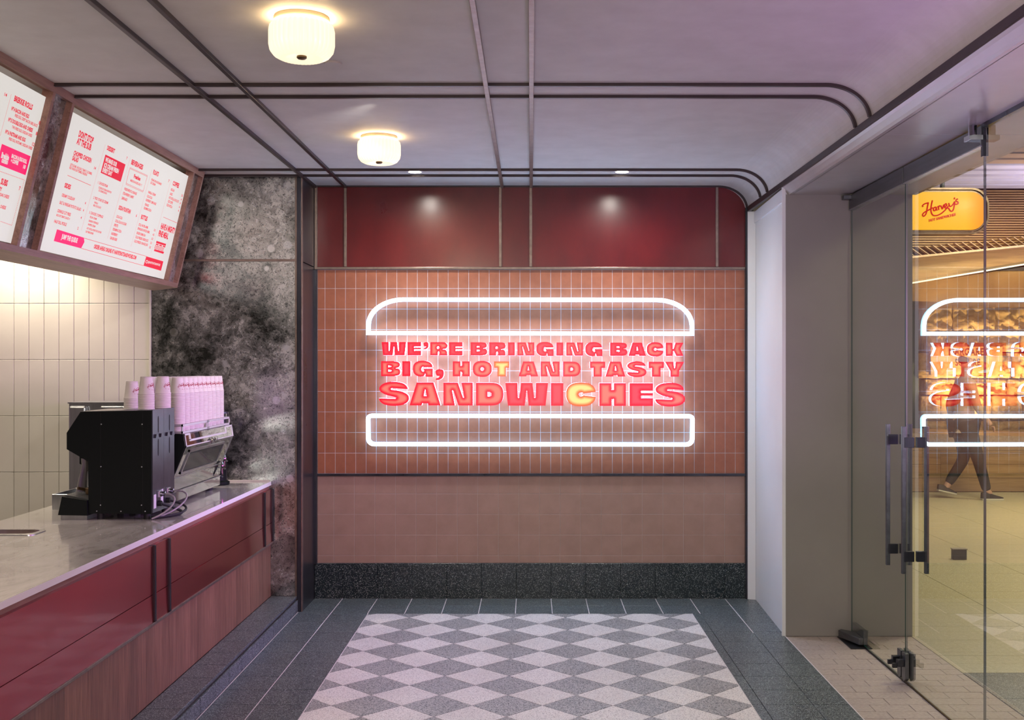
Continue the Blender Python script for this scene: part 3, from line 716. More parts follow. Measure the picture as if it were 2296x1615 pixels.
top += [o2(1190, 672.5)] + [o2(1472+79*sin(R(a)), 729-56*cos(R(a))) for a in range(0, 90, 8)] + [o2(1551.5, 729), o2(1551.5, 748.5)]
outline('bun_top_outline', top, .0135, 'white glowing outline shaped like a domed bun above the red letters', [o2(900, 747.5), o2(1480, 748)])
def rc(cx, cy, rx, ry, a0, a1): return [o2(cx+rx*cos(R(a)), cy-ry*sin(R(a))) for a in np.linspace(a0, a1, 6)]
base = rc(833, 940, 7.5, 7.5, 180, 90)+rc(1545, 941, 7.5, 7.5, 90, 0)+rc(1539, 984, 13, 13, 0, -90)+rc(839, 983, 13, 13, -90, -180)
outline('bun_base_outline', base, .0135, 'white glowing rounded rectangle outline below the red letters', [o2(900, 932.5), o2(1480, 933), o2(900, 996), o2(1480, 997)])

# ================================================================== CEILING LAMPS
def lamp(x, y, label):
    t_ = thing('ceiling_lamp', label, 'lamp', (x, y, CZ), 'fluted ceiling lamps')
    c = (x, y, CZ)
    MB().lathe([(.098, 0), (.100, -.004), (.100, -.020), (.096, -.022)], c, 40).build('mount_plate', M['lampmount'], t_, smooth=True)
    MB().lathe([(.092,-.0205),(.103,-.0205),(.103,-.0235),(.092,-.0235)], c, 40).build('halo_fill_ring', M['haloring'], t_)  # hidden emissive ring added to throw a warm halo on the ceiling
    prof = [(.085,-.020),(.104,-.024),(.115,-.034),(.1185,-.050),(.1185,-.075),(.1185,-.100),(.114,-.122),(.100,-.140),(.080,-.150),(.05,-.146),(.030,-.138),(.014,-.133)]
    fs_ = MB().lathe(prof, c, 216, 36, .085).build('fluted_shade', M['lamp'], t_, smooth=True)
    MB().lathe([(.018,-.140),(.0185,-.146),(.014,-.150),(.001,-.151)], c, 20).build('finial', M['brass'], fs_, smooth=True)
lamp(-.828, 4.00, 'large fluted opal glass ceiling lamp near the top edge of the view')
lamp(-.832, 6.07, 'farther fluted opal glass ceiling lamp above the red panels')
for dx, lb in ((-.752, 'small recessed downlight in the ceiling just right of the farther fluted lamp'), (.593, 'small recessed downlight in the ceiling above the right red panel')):
    t_ = thing('downlight', lb, 'downlight', (dx, 7.18, CZ))
    MB().lathe([(.040,-.001),(.046,-.003),(.046,-.0005),(.052,0)], (dx,7.18,CZ), 28).build('rim', M['white'], t_)
    MB().lathe([(.001,-.0025),(.040,-.0025)], (dx,7.18,CZ), 28).build('lens', M['dl'], t_)
# ================================================================== SERVICE COUNTER
ZC = .863
ct = thing('countertop', 'pale veined stone worktop running along the red fronted counter', 'countertop', (-2.18, 5, ZC))
hx0, hx1, hy0, hy1 = -2.62+.04, -2.262, 5.005, 5.145
m = MB()
for x0, x1, y0, y1 in ((-2.626, -1.722, 2.7, hy0), (-2.626, -1.722, hy1, YP), (-2.626, hx0, hy0, hy1), (hx1, -1.722, hy0, hy1)):
    m.box(x0, x1, y0, y1, ZC-.026, ZC)
m.build('stone_slab', M['quartz'], ct)
MB().box(-2.60, -1.732, 2.7, YP-.003, ZC-.048, ZC-.0262).build('sub_top_rail', M['walnut'], ct)
MB().box(-1.7225, -1.7205, 2.7, YP, ZC-.025, ZC-.001).build('slab_edge', M['white'], ct, label='pale polished front edge')
MB().box(-2.50, -1.64, YP-.006, YP-.001, ZC+.0, ZC+.006).build('upstand_strip', M['bronze'], ct) if False else None
MB().box(-2.62, -1.73, YP-.010, YP-.001, ZC-.001, ZC+.010).build('upstand_strip', M['whitetile'], ct, bevel=.002)
cf = thing('service_counter', 'counter with glossy red metal band above vertical grained oak boards', 'counter', (-1.75, 5, 0))
MB().box(-2.56, -1.745, 2.7, 4.95, .10, .814).box(-2.56, -1.745, 5.2, YP-.002, .10, .814).box(-2.56, -1.745, 4.95, 5.2, .10, .66).box(-2.2, -1.745, 4.95, 5.2, .66, .814).build('carcass', M['darkwall'], cf)
M['redmetal'] = mat('red_enamelled_steel', (.40,.008,.010), .42, .95, Coat_Weight=.5, Coat_Roughness=.08, Anisotropic=.95, Anisotropic_Rotation=.25); _n = N(M['redmetal'])
_n.b.inputs['Coat IOR'].default_value = 1.6; _n.col(_n.ramp(_n.noise(_n.pos((1,.7,1.2)), 2.0, 3), [(.3, (.30,.006,.016)), (.7, (.38,.008,.018))]))
ds = [2.86, 3.075, 5.02, 5.225, 7.10, 7.318]
for y0, y1 in zip([2.7]+ds, ds):
    MB().box(-1.745, -1.712, y0+.008, y1-.008, .594, .815).build('red_panel', M['redmetal'], cf)
    MB().prism([(-1.745,.468),(-1.708,.468),(-1.712,.591),(-1.745,.591)], y0+.008, y1-.008, 'y').build('lower_red_panel', M['redmetal'], cf)
for y in ds: MB().prism([(-1.745,.47),(-1.699,.47),(-1.700,.485),(-1.7015,.816),(-1.745,.816)], y-.0085, y+.0085, 'y').build('divider_strip', M['darkmetal'], cf, bevel=.002)
MB().box(-1.745, -1.702, 2.7, YP-.002, .455, .469).build('bronze_ledge', M['bronze'], cf, bevel=.002)
y = YP-.003; bw = .108
while y > 2.8:
    MB().box(-1.745, -1.722, y-bw+.0006, y, .104, .455).build('oak_board', M['wood'], cf); y -= bw
wd_ = thing('waste_chute', 'oval steel rimmed cut-out sunk into the pale worktop', 'chute', (-2.42, 5.07, ZC))
m = MB(); 
def rr(x0, x1, y0, y1, r, n=6):
    return arc(x1-r, y1-r, r, r, 0, 90, n)+arc(x0+r, y1-r, r, r, 90, 180, n)+arc(x0+r, y0+r, r, r, 180, 270, n)+arc(x1-r, y0+r, r, r, 270, 360, n)
o_ = rr(hx0-.012, hx1+.012, hy0-.010, hy1+.010, .03); i_ = rr(hx0+.004, hx1-.004, hy0+.006, hy1-.006, .045); k = len(o_)
m.v = [(a,b,ZC+.003) for a,b in o_]+[(a,b,ZC+.006) for a,b in i_]+[(a,b,ZC-.16) for a,b in i_]+[(a,b,ZC-.001) for a,b in o_]
m.f = [(q, (q+1) % k, k+(q+1) % k, k+q) for q in range(k)]+[(k+q, k+(q+1) % k, 2*k+(q+1) % k, 2*k+q) for q in range(k)]+[(3*k+q, 3*k+(q+1) % k, (q+1) % k, q) for q in range(k)]
m.build('steel_rim', M['steel'], wd_)
MB().prism([(a,b) for a,b in i_], ZC-.17, ZC-.158, 'z').build('chute_base', M['black'], wd_)

# ================================================================== BLACK ESPRESSO MACHINE
Y0, Y1 = 5.505, 5.85
def P(px, py, Y): return ((px-1190)*Y/2480, H-(py-820)*Y/2480)
em = thing('espresso_machine', 'black angular espresso machine with purple-lit rear panel on the worktop', 'coffee machine', (-2.1, 5.68, ZC))
prof = [P(180.5,923.9,Y0), P(340,921,Y0), P(339,1153,Y0), P(198.6,1151.7,Y0), P(197.4,1035.3,Y0), P(149.5,1007.6,Y0), P(149.5,970.9,Y0)]
spn = MB().prism(prof, Y0, Y0+.008).build('side_panel', M['black'], em)
inner = [(x+(.004 if x < -2.2 else -.004 if x > -1.95 else 0), z-.003 if z > 1.3 else z) for x, z in prof]
MB().prism(inner, Y0+.008, Y1-.008).build('body', M['black'], em)
MB().prism(prof, Y1-.008, Y1).build('side_panel', M['black'], em)
x_r = prof[1][0]
rp = MB().box(x_r-.003, x_r+.003, Y0+.006, (Y0+Y1)/2-.001, prof[2][1]+.004, prof[1][1]+.003).build('rear_panel', M['blackgloss'], em)
MB().box(x_r-.003, x_r+.003, (Y0+Y1)/2+.001, Y1-.004, prof[2][1]+.004, prof[1][1]+.003).build('rear_panel', M['blackgloss'], em)
MB().prism([(prof[0][0],prof[0][1]-.001),(x_r,prof[1][1]-.001),(x_r,prof[1][1]+.003),(prof[0][0]+.005,prof[0][1]+.003)], Y0+.006, Y1).build('cup_tray_top', M['steel'], em)
for yc in ((Y0*3+Y1)/4+.003, (Y0+Y1*3)/4+.003):
    for z0, z1 in ((1.292, 1.375), (1.175, 1.26)):
        MB().prism([(yc-.005,z0+.01),(yc,z0),(yc+.005,z0+.01),(yc+.005,z1-.01),(yc,z1),(yc-.005,z1-.01)], x_r+.002, x_r+.0045, 'x').build('vent_slot', M['rubber'], rp)
    for q in (-.037, .037):
        MB().prism([(yc+q-.022,1.268),(yc+q+.022,1.268),(yc+q+.014,1.286),(yc+q-.014,1.286)], x_r+.003, x_r+.012, 'x').build('vent_louvre', M['blackgloss'], rp)
def B2(cx, cy): return P(100+cx/4.037, 800+cy/4.037, Y0)
scr = MB()
for cx, cy in ((512,612),(882,612),(509,996),(879,998),(506,1344),(877,1345),(472,1399),(690,1400),(909,1401)):
    x, z = B2(cx, cy); sm = MB().lathe([(.0001,-.0025),(.003,-.0018),(.0038,0)], (x, Y0, z), 10, axis='y').build('screw', M['steel'], spn)
for x in (506, 888): 
    a, b = B2(x, 505); c, d = B2(x, 1420); MB().box(a-.0004, a+.0004, Y0-.0006, Y0, d, b).build('panel_seam', M['rubber'], spn)
for x, y in ((x_r-.035, Y0+.04), (x_r-.035, Y1-.04), (-2.155, Y0+.04), (-2.155, Y1-.04), (-2.02, Y0+.17)):
    MB().lathe([(.017,0),(.017,.032),(.014,.034)], (x, y, ZC), 20).build('foot', M['rubber'], em, smooth=True)
# drip tray
tr_ = [B2(165,1265), B2(392,1300), B2(396,1437), B2(130,1432)]
dt = MB().prism(tr_, Y0-.012, Y1-.01).build('drip_tray', M['black'], em)
a, b = B2(146,1437); c, d = B2(384,1478)
MB().box(a, c, Y0+.0, Y1-.03, ZC, b).build('tray_base', M['steel'], dt)
for k in range(13):
    t = (k+.5)/13; yy = Y0+.01+t*(Y1-Y0-.04)
    MB().prism([(tr_[0][0]+.006, tr_[0][1]), (tr_[1][0], tr_[1][1]), (tr_[1][0], tr_[1][1]+.006), (tr_[0][0]+.006, tr_[0][1]+.006)], yy-.006, yy+.006).build('grille_bar', M['steel'], dt)
px_, pz_ = B2(335, 1235)
MB().lathe([(.034,0),(.036,.01),(.036,.03),(.030,.032)], (px_-.0, Y0+.14, tr_[0][1]-.003), 24).tube([(px_-.02, Y0+.14, tr_[0][1]+.014), (px_-.06, Y0+.10, tr_[0][1]+.03)], .008, 8).build('portafilter', M['brass'], em, smooth=True)
MB().lathe([(.036,0),(.036,.05)], (-2.16, Y0+.12, 1.20), 24).lathe([(.036,0),(.036,.05)], (-2.16, Y0+.26, 1.20), 24).build('group_head', M['black'], em, smooth=True)
a, b = B2(190, 770); MB().tube([(a+.01, Y0+.10, b), (a-.012, Y0+.10, b)], .003, 6).build('steam_lever', M['steel'], em)
MB().box(x_r+.002, x_r+.0045, Y0+.02, Y0+.055, .915, .985).build('rating_label', M['sticker'], rp, label='white rating sticker')
MB().box(x_r+.002, x_r+.0045, Y0+.125, Y0+.16, .925, 1.00).build('rating_label', M['sticker'], rp, label='white rating sticker')
for yy in (Y0+.07, Y0+.20):
    MB().box(x_r+.002, x_r+.016, yy, yy+.045, .965, 1.00).build('hose_inlet', M['steel'], em, bevel=.003)
    MB().lathe([(.012,0),(.012,.022),(.008,.024)], (x_r+.014, yy+.03, .982), 12, axis='x').build('hose_nut', M['chrome'], em, smooth=True)
    MB().lathe([(.014,0),(.014,.02)], (x_r+.003, yy+.015, .935), 12, axis='x').build('drain_outlet', M['rubber'], em)
def bez(a, b, c, d, n=14): 
    a, b, c, d = map(Vector, (a, b, c, d)); return [a*(1-t)**3+b*3*t*(1-t)**2+c*3*t*t*(1-t)+d*t**3 for t in [i/n for i in range(n+1)]]
MB().tube(bez((x_r+.03,Y0+.10,.982),(x_r+.13,Y0+.10,.98),(x_r+.09,Y0+.05,.90),(x_r+.0,Y0-.0,.868)), .0045, 8).build('water_hose', M['hose'], em, smooth=True)
MB().tube(bez((x_r+.03,Y0+.23,.982),(x_r+.17,Y0+.24,.99),(x_r+.12,Y0+.12,.90),(x_r+.02,Y0+.04,.872)), .0045, 8).build('water_hose', M['hose'], em, smooth=True)
MB().tube(bez((x_r+.015,Y0+.085,.935),(x_r+.11,Y0+.30,.86),(x_r+.13,Y0+.15,.868),(x_r-.01,Y0+.03,.870)), .008, 8).build('drain_hose', M['rubber'], em, smooth=True)
MB().tube(bez((x_r+.015,Y0+.215,.935),(x_r+.13,Y0+.27,.90),(x_r+.15,Y0+.19,.87),(x_r+.01,Y0+.02,.871)), .006, 8).build('power_cord', M['rubber'], em, smooth=True)
# steel brewer and jug behind
br = thing('steel_urn_cabinet', 'tall stainless steel back unit standing behind the black espresso machine', 'cabinet', (-2.7, 6.95, ZC-.3))
MB().box(-2.905, -2.632, 6.96, 7.25, .02, 1.392).box(-2.632, -2.46, 6.96, 7.25, ZC+.012, 1.392).build('cabinet_body', M['steel'], br)
MB().box(-2.908, -2.458, 6.945, 7.25, 1.392, 1.400).build('top_lip', M['steel'], br)
MB().box(-2.895, -2.785, 6.922, 6.96, 1.15, 1.378).build('steel_hatch', M['steel'], br, bevel=.012)
MB().box(-2.70, -2.50, 6.930, 6.96, 1.15, 1.378).build('steel_hatch', M['steel'], br, bevel=.008)
MB().lathe([(.012,-.02),(.012,0)], (-2.545, 6.928, 1.355), 16, axis='y').build('hatch_knob', M['chrome'], br)
rs_ = thing('rinse_station', 'low stainless steel rinse tray standing behind the drip tray of the black machine', 'tray', (-2.4, 6.05, ZC))
MB().box(-2.555, -2.20, 5.90, 5.91, ZC, .944).box(-2.555, -2.20, 6.20, 6.21, ZC, .944).box(-2.555, -2.545, 5.91, 6.20, ZC, .944).box(-2.21, -2.20, 5.91, 6.20, ZC, .944).build('tray_wall', M['steel'], rs_, bevel=.003)
MB().box(-2.545, -2.21, 5.91, 6.20, ZC, .90).build('tray_base', M['blackgloss'], rs_)
jg = thing('milk_jug', 'flared stainless steel milk jug under the group head of black machine', 'jug', (-2.30, 5.70, tr_[0][1]))
jz = tr_[0][1]-.002
jx = P(182, 0, 5.72)[0]
MB().lathe([(.001,.003),(.062,.003),(.066,.008),(.056,.06),(.044,.115),(.038,.15),(.040,.185),(.038,.185),(.036,.15),(.042,.115)], (jx+.035, 5.74, jz-.012), 28).build('jug_body', M['chrome'], jg, smooth=True)
MB().tube(bez((jx+.035,5.78,jz+.165),(jx+.04,5.83,jz+.16),(jx+.04,5.83,jz+.06),(jx+.035,5.79,jz+.05)), .005, 8).build('jug_handle', M['chrome'], jg, smooth=True)

# ================================================================== CHROME COFFEE MACHINE
c0, c1_ = 5.985, 6.93
cm = thing('chrome_coffee_machine', 'mirror polished coffee machine with pink glowing cup rail beside the antiqued mirror', 'coffee machine', (-2.2, 6.45, ZC))
pr = [(-1.95,.945),(-1.939,1.016),(-1.866,1.192),(-1.876,1.258),(-1.90,1.262),(-2.44,1.262),(-2.44,1.10),(-2.28,1.02),(-2.28,.95)]
MB().prism(pr, c0, c1_).build('body', M['chrome'], cm)
for yy in (c0, c1_): MB().prism([(x-(.004 if x > -2 else 0), z) for x, z in pr], yy-(.004 if yy == c0 else 0), yy+(.004 if yy == c1_ else 0)).build('side_panel', M['black'] if yy == c0 else M['chrome'], cm)
MB().box(-2.45, -1.948, c0-.003, c1_+.003, .884, .938).build('base_panel', M['chrome'], cm, bevel=.002)
MB().box(-2.45, -1.944, c0-.003, c1_+.006, .938, .9425).build('base_lip', M['steel'], cm)
for x, y in ((-1.98, c1_-.12), (-1.98, c0+.1), (-2.38, c1_-.12), (-2.38, c0+.1)):
    MB().lathe([(.022,0),(.022,.021)], (x, y, ZC), 18).build('foot', M['rubber'], cm)
# raised frames on the raked faces
def face_pt(u, v, a, b, out): # u along Y 0..1, v along profile edge a->b
    a = Vector(a); b = Vector(b); d = (b-a).normalized(); n_ = Vector((d.y, -d.x)); q = a+(b-a)*v+n_*out
    return (q.x, c0+(c1_-c0)*u, q.y)
def ring(u0, u1, v0, v1, wu, wv, a, b, out, name, m_, parent):
    mb = MB()
    def barq(ua, ub, va, vb):
        ps = [face_pt(u, v, a, b, o) for o in (-.001, out) for u, v in ((ua,va),(ub,va),(ub,vb),(ua,vb))]
        mb.add(ps, [(3,2,1,0),(4,5,6,7),(0,1,5,4),(1,2,6,5),(2,3,7,6),(3,0,4,7)])
    barq(u0, u1, v0, v0+wv); barq(u0, u1, v1-wv, v1); barq(u0, u0+wu, v0, v1); barq(u1-wu, u1, v0, v1)
    return mb.build(name, m_, parent)
ring(.10, .84, .10, .86, .016, .07, pr[1], pr[2], .006, 'window_frame', M['steel'], cm); wf = [c for c in cm.children if c.name.startswith("window_frame")][0]
mb = MB(); mb.quad(*[face_pt(u, v, pr[1], pr[2], .0012) for u, v in ((.116,.17),(.824,.17),(.824,.79),(.116,.79))]); mb.build('dark_glass_window', mat('smoked_glass', (.01,.012,.015), .06, Specular_IOR_Level=.05), wf)
ring(.0, 1., .0, 1., .010, .035, pr[1], pr[2], .003, 'edge_trim', M['steel'], cm)
M['pinkrim'] = mat('satin_steel_trim', (.75,.72,.76), .35, .6)
mb = MB()
for u0, u1, v0, v1 in ((0,.10,.9,1.04),(.09,.105,.45,1.0),(.09,.85,.36,.52),(.84,.855,.4,1.0),(.85,1,.9,1.04),(0,.012,0,1),(.988,1,0,1),(0,1,-.02,.06)):
    ps = [face_pt(u, v, pr[2], pr[3], o) for o in (-.001, .004) for u, v in ((u0,v0),(u1,v0),(u1,v1),(u0,v1))]
    mb.add(ps, [(3,2,1,0),(4,5,6,7),(0,1,5,4),(1,2,6,5),(2,3,7,6),(3,0,4,7)])
mb.build('nose_trim', M['pinkrim'], cm)
# cup rail
mb = MB(); zr0, zr1 = 1.262, 1.312; xr = -1.885
for z0, z1 in ((zr0, zr0+.012), (zr1-.012, zr1)): mb.box(xr-.006, xr, c0+.0, c1_, z0, z1)
for y in (c0, (c0+c1_)/2-.012, (c0+c1_)/2+.012, c1_-.012): mb.box(xr-.006, xr, y, y+.012, zr0, zr1)
for y in (c0, c1_-.006): mb.box(-2.40, xr, y, y+.006, zr1-.012, zr1).box(-2.40, xr, y, y+.006, zr0, zr0+.01)
mb.build('cup_rail', M['pinkrim'], cm)
MB().box(-1.90, -1.878, c0+.42, c0+.64, 1.183, 1.189).build('name_plate', M['chrome'], cm) if False else None
# raised script emblem
STROKES = [[(515,497),(509,482),(530,465),(560,456),(572,452)],[(570,452),(560,500),(552,550),(540,580),(520,597),(509,580),(525,558),(570,532),(618,506)],
 [(614,428),(604,470),(598,520),(603,560),(622,586),(660,588),(705,568),(745,535),(765,512),(785,512),(800,535),(822,543),(838,520),(848,470),(852,440)],
 [(652,500),(636,502),(624,520),(632,538),(648,528),(655,502),(657,528),(668,530)],[(671,488),(678,510),(682,530)],[(677,506),(688,486),(702,490)],
 [(704,482),(712,505),(719,518),(728,495),(736,472)],[(741,496),(764,484),(760,464),(745,472),(742,498),(760,508),(784,488)],[(788,456),(795,486),(812,490),(834,468),(850,440)],
 [(850,398),(846,416)],[(884,412),(868,420),(866,436),(884,444),(885,462),(866,470),(858,464)]]
def cr(pts, n=4):
    P_ = [Vector(p) for p in pts]; out = []
    for i in range(len(P_)-1):
        p0 = P_[max(i-1,0)]; a = P_[i]; b = P_[i+1]; p3 = P_[min(i+2,len(P_)-1)]
        for k in range(n):
            t = k/n; out.append(.5*((2*a)+(b-p0)*t+(2*p0-5*a+4*b-p3)*t*t+(3*a-p0-3*b+p3)*t**3))
    return out+[P_[-1]]
mb = MB()
for s_ in STROKES[:8]:
    pts = cr([((x-510)/380, (545-y)/150) for x, y in s_], 2)
    mb.tube([(pr[2][0]+.006, c0+.43+p_.x*.17, pr[2][1]-.006+p_.y*.030) for p_ in pts], .0022, 5)
mb.build('script_emblem', M['chrome'], cm)
for x, y, z in ((-1.925, c1_-.035, .985), (-1.945, c1_+.09, 1.02)):
    MB().tube([(x, y, z+.045), (x+.004, y, z+.02), (x, y, z), (x+.003, y, z-.04)], [.005,.010,.008,.005], 8).tube([(x-.02,y-.012,z+.012),(x+.02,y+.012,z+.004)], .004, 6).lathe([(.0001,-.005),(.006,0),(.0001,.005)], (x+.003,y,z-.046), 10).build('steam_tap', M['chrome'], cm, smooth=True)
# grinder beyond
gr = thing('coffee_grinder', 'black cylindrical coffee grinder half hidden beyond the chrome machine', 'grinder', (-2.03, 7.12, ZC))
MB().lathe([(.075,0),(.078,.008),(.078,.02),(.060,.03),(.060,.30),(.066,.31),(.066,.36)], (-2.02,7.13,ZC), 28).build('grinder_body', M['black'], gr, smooth=True)
hp = MB().lathe([(.055,0),(.058,.05),(.064,.09),(.070,.095),(.070,.11),(.03,.115)], (-2.02,7.13,ZC+.36), 28).build('hopper', M['blackgloss'], gr, smooth=True)
MB().box(-1.975,-1.945,7.055,7.075,1.30,1.325).build('hopper_catch', M['chrome'], hp)

# ================================================================== PAPER CUPS
cup_prof = [(.0001,.0898),(.0265,.0898),(.0275,.0915),(.0285,.0915),(.0300,.078),(.0383,.006),(.0402,.0045),(.0407,.0022),(.0402,.0),(.0388,.0),(.0372,.006)]
cup_me = MB().lathe(cup_prof, (0,0,0), 28).mesh('paper_cup', M['paper'], True)
# printed logo wrapped on the cup wall (inverted, as the cups stand upside down)
def wrap(u, v):  # u sideways, v up (metres) about the middle of the cup wall
    z = .046+v; r = .0383+(.0300-.0383)*(z-.006)/.072+.0004; a = u/r
    return (r*cos(a), r*sin(a), z)
lm = MB()
for s_ in STROKES:
    pts = cr([(-(x-700)*.000145, (y-500)*.000145) for x, y in s_], 3)
    lm.tube([wrap(p_.x, p_.y) for p_ in pts], .00075, 5)
lm.tube([wrap(-.020, -.019), wrap(0, -.021), wrap(.020, -.023)], .0008, 4)
logo_me = lm.mesh('printed_logo', M['print'])
PITCH = .0082; rot0 = R(-24)
def stack(cx, cy, z0, n_, where, grp, stuff=False):
    if stuff:
        mb = MB()
        for k in range(n_): mb.add([(v.co.x+cx, v.co.y+cy, v.co.z+z0+PITCH*k) for v in cup_me.vertices], [tuple(p_.vertices) for p_ in cup_me.polygons])
        return tag(mb.build('paper_cup_stacks', M['paper'], None, True, kind='stuff'), where, 'paper cups')
    for k in range(n_):
        c = bpy.data.objects.new('paper_cup', cup_me); COL.objects.link(c); c.location = (cx, cy, z0+PITCH*k); c.rotation_euler = (0,0,random.uniform(-.12,.12) if k == n_-1 else 0)
        pos = 'top' if k == n_-1 else ordw[k]+' lowest' if k else 'lowest'
        tag(c, f"{pos} white paper cup in {where}", 'paper cup', grp)
        if k == n_-1:
            l = bpy.data.objects.new('printed_logo', logo_me); COL.objects.link(l); l.parent = c; l.rotation_euler = (0,0,rot0)
for k in range(10):
    y = 6.075+.0855*k
    nm = 'the stack nearest the black machine' if k == 0 else 'the farthest stack, by the mirror' if k == 9 else f'the {ordw[k]} of ten tall stacks along the cup rail'
    stack(-1.940, y, 1.263, 27, nm, 'paper cups stacked on the chrome coffee machine')
zt_ = prof[1][1]+.003
stack(-2.055, 5.70, zt_, 7, 'the lowest stack, left on the black machine', 'paper cups stacked on the black espresso machine')
stack(-1.946, 5.60, zt_, 10, 'the middle stack on the black machine', 'paper cups stacked on the black espresso machine')
stack(-1.925, 5.79, zt_, 10, 'the right stack on the black machine', 'paper cups stacked on the black espresso machine')
stack(-2.03, 5.785, zt_, 3, 'the tiny stack behind the middle stack on black machine', 'paper cups stacked on the black espresso machine')
mb = MB()
for cx, cy in [(-2.03, 6.10+.0855*k) for k in range(9)]+[(-2.12, 6.10+.0855*k) for k in range(4)]:
    for k in range(27):
        if k % 1 == 0: mb.add([(v.co.x+cx, v.co.y+cy, v.co.z+1.263+PITCH*k) for v in cup_me.vertices], [tuple(p_.vertices) for p_ in cup_me.polygons])
o = mb.build('paper_cup_stacks', M['paper'], None, True, kind='stuff'); tag(o, 'rear rows of tall paper cup stacks behind the front row on chrome machine', 'paper cups')

# ================================================================== MENU BOARDS
TF, BF = Vector((-2.120, 2.890)), Vector((-2.300, 2.137))   # front edge line in x,z
inc = (TF-BF); LEN = inc.length; ud = inc.normalized(); nd = Vector((ud.y, -ud.x))   # nd points to the aisle
def mp(y, v, out=0): q = BF+ud*v+nd*out; return (q.x, y, q.y)
mf = thing('menu_canopy', 'walnut framed menu canopy slanting down from the ceiling above the counter', 'menu canopy', (-2.3, 5, 2.14))
Ys, Ye = 2.95, 7.20
def slab(y0, y1, v0, v1, o0, o1, name, m_, parent, bevel=0, **kw):
    ps = [mp(y, v, o) for o in (o0, o1) for y, v in ((y0,v0),(y1,v0),(y1,v1),(y0,v1))]
    return MB().add(ps, [(3,2,1,0),(4,5,6,7),(0,1,5,4),(1,2,6,5),(2,3,7,6),(3,0,4,7)]).build(name, m_, parent, bevel=bevel, **kw)
slab(Ys, Ye, 0, .030, -.05, 0, 'bottom_rail', M['walnut'], mf)
slab(Ys, Ye, .735, LEN-.001, -.05, 0, 'top_rail', M['walnut'], mf)
for y0, y1 in ((3.06,3.085),(4.935,4.96),(5.14,5.165),(6.99,7.012),(7.178,7.2)): slab(y0, y1, .030, .735, -.05, 0, 'mullion', M['walnut'], mf)
MB().prism([(BF.x, BF.y), (BF.x-.155, BF.y-.018), (BF.x-.155, BF.y+.01), (BF.x-.01, BF.y+.012)], Ys, Ye).build('underside_board', M['palewood'], mf)
MB().prism([(BF.x-.155, BF.y), (BF.x-.145, BF.y), (BF.x-.145, 2.889), (BF.x-.155, 2.889)], Ys, Ye).build('back_board', M['walnut'], mf)
MB().prism([(BF.x-.05,BF.y+.01),(BF.x-.15,BF.y+.01),(BF.x-.15,2.889),(TF.x-.05,2.889)], Ye-.012, Ye-.001).build('end_board', M['walnut'], mf)
for y0, y1 in ((4.96,5.14),(7.012,7.178)):
    slab(y0, y1, .030, .735, -.045, -.03, 'mirror_strip', M['mirror'], mf)
class Txt:
    def __init__(s): s.items = []
    def add(s, body, y0, v0, y1, v1, cap, bold=.012, shear=0): s.items.append((body, y0, v0, y1, v1, cap, bold, shear))
    def build(s, name, m_, parent, out):
        obs = []
        for (body, y0, v0, y1, v1, cap, bold, shear) in s.items:
            cu = bpy.data.curves.new('t', 'FONT'); cu.body = body; cu.size = 1; cu.offset = bold; cu.shear = shear; cu.resolution_u = 2
            o = bpy.data.objects.new('t', cu); COL.objects.link(o); obs.append(o)
        bpy.context.view_layer.update(); dg = bpy.context.evaluated_depsgraph_get(); mb = MB()
        for o, (body, y0, v0, y1, v1, cap, bold, shear) in zip(obs, s.items):
            me = bpy.data.meshes.new_from_object(o.evaluated_get(dg)); bpy.data.objects.remove(o)
            if not me.vertices: continue
            xs_ = [v.co.x for v in me.vertices]; mn, mx = min(xs_), max(xs_); wd = mx-mn; sl = (v1-v0)/(y1-y0) if y1 != y0 else 0
            vs = []
            for v in me.vertices:
                t = (v.co.x-mn)/wd; yy = y0+(y1-y0)*t; vv = v0+(v1-v0)*t+v.co.y/.73*cap
                vs.append(mp(yy, vv, out))
            mb.add(vs, [tuple(p_.vertices) for p_ in me.polygons]); bpy.data.meshes.remove(me)
        return mb.build(name, m_, parent)
def on_face(px, py):
    """menu-plane coordinates (distance along the board, height up the slope) of a measured point"""
    d = Vector(((px-1190)/2480, 1, -(py-820)/2480)); n3 = Vector((nd.x, 0, nd.y)); p0 = Vector((BF.x, 0, BF.y))+n3*(-.028)
    t = (p0-Vector((0,0,H))).dot(n3)/d.dot(n3); q = Vector((0,0,H))+d*t
    return q.y, (q.x-p0.x)*ud.x+(q.z-p0.z)*ud.y
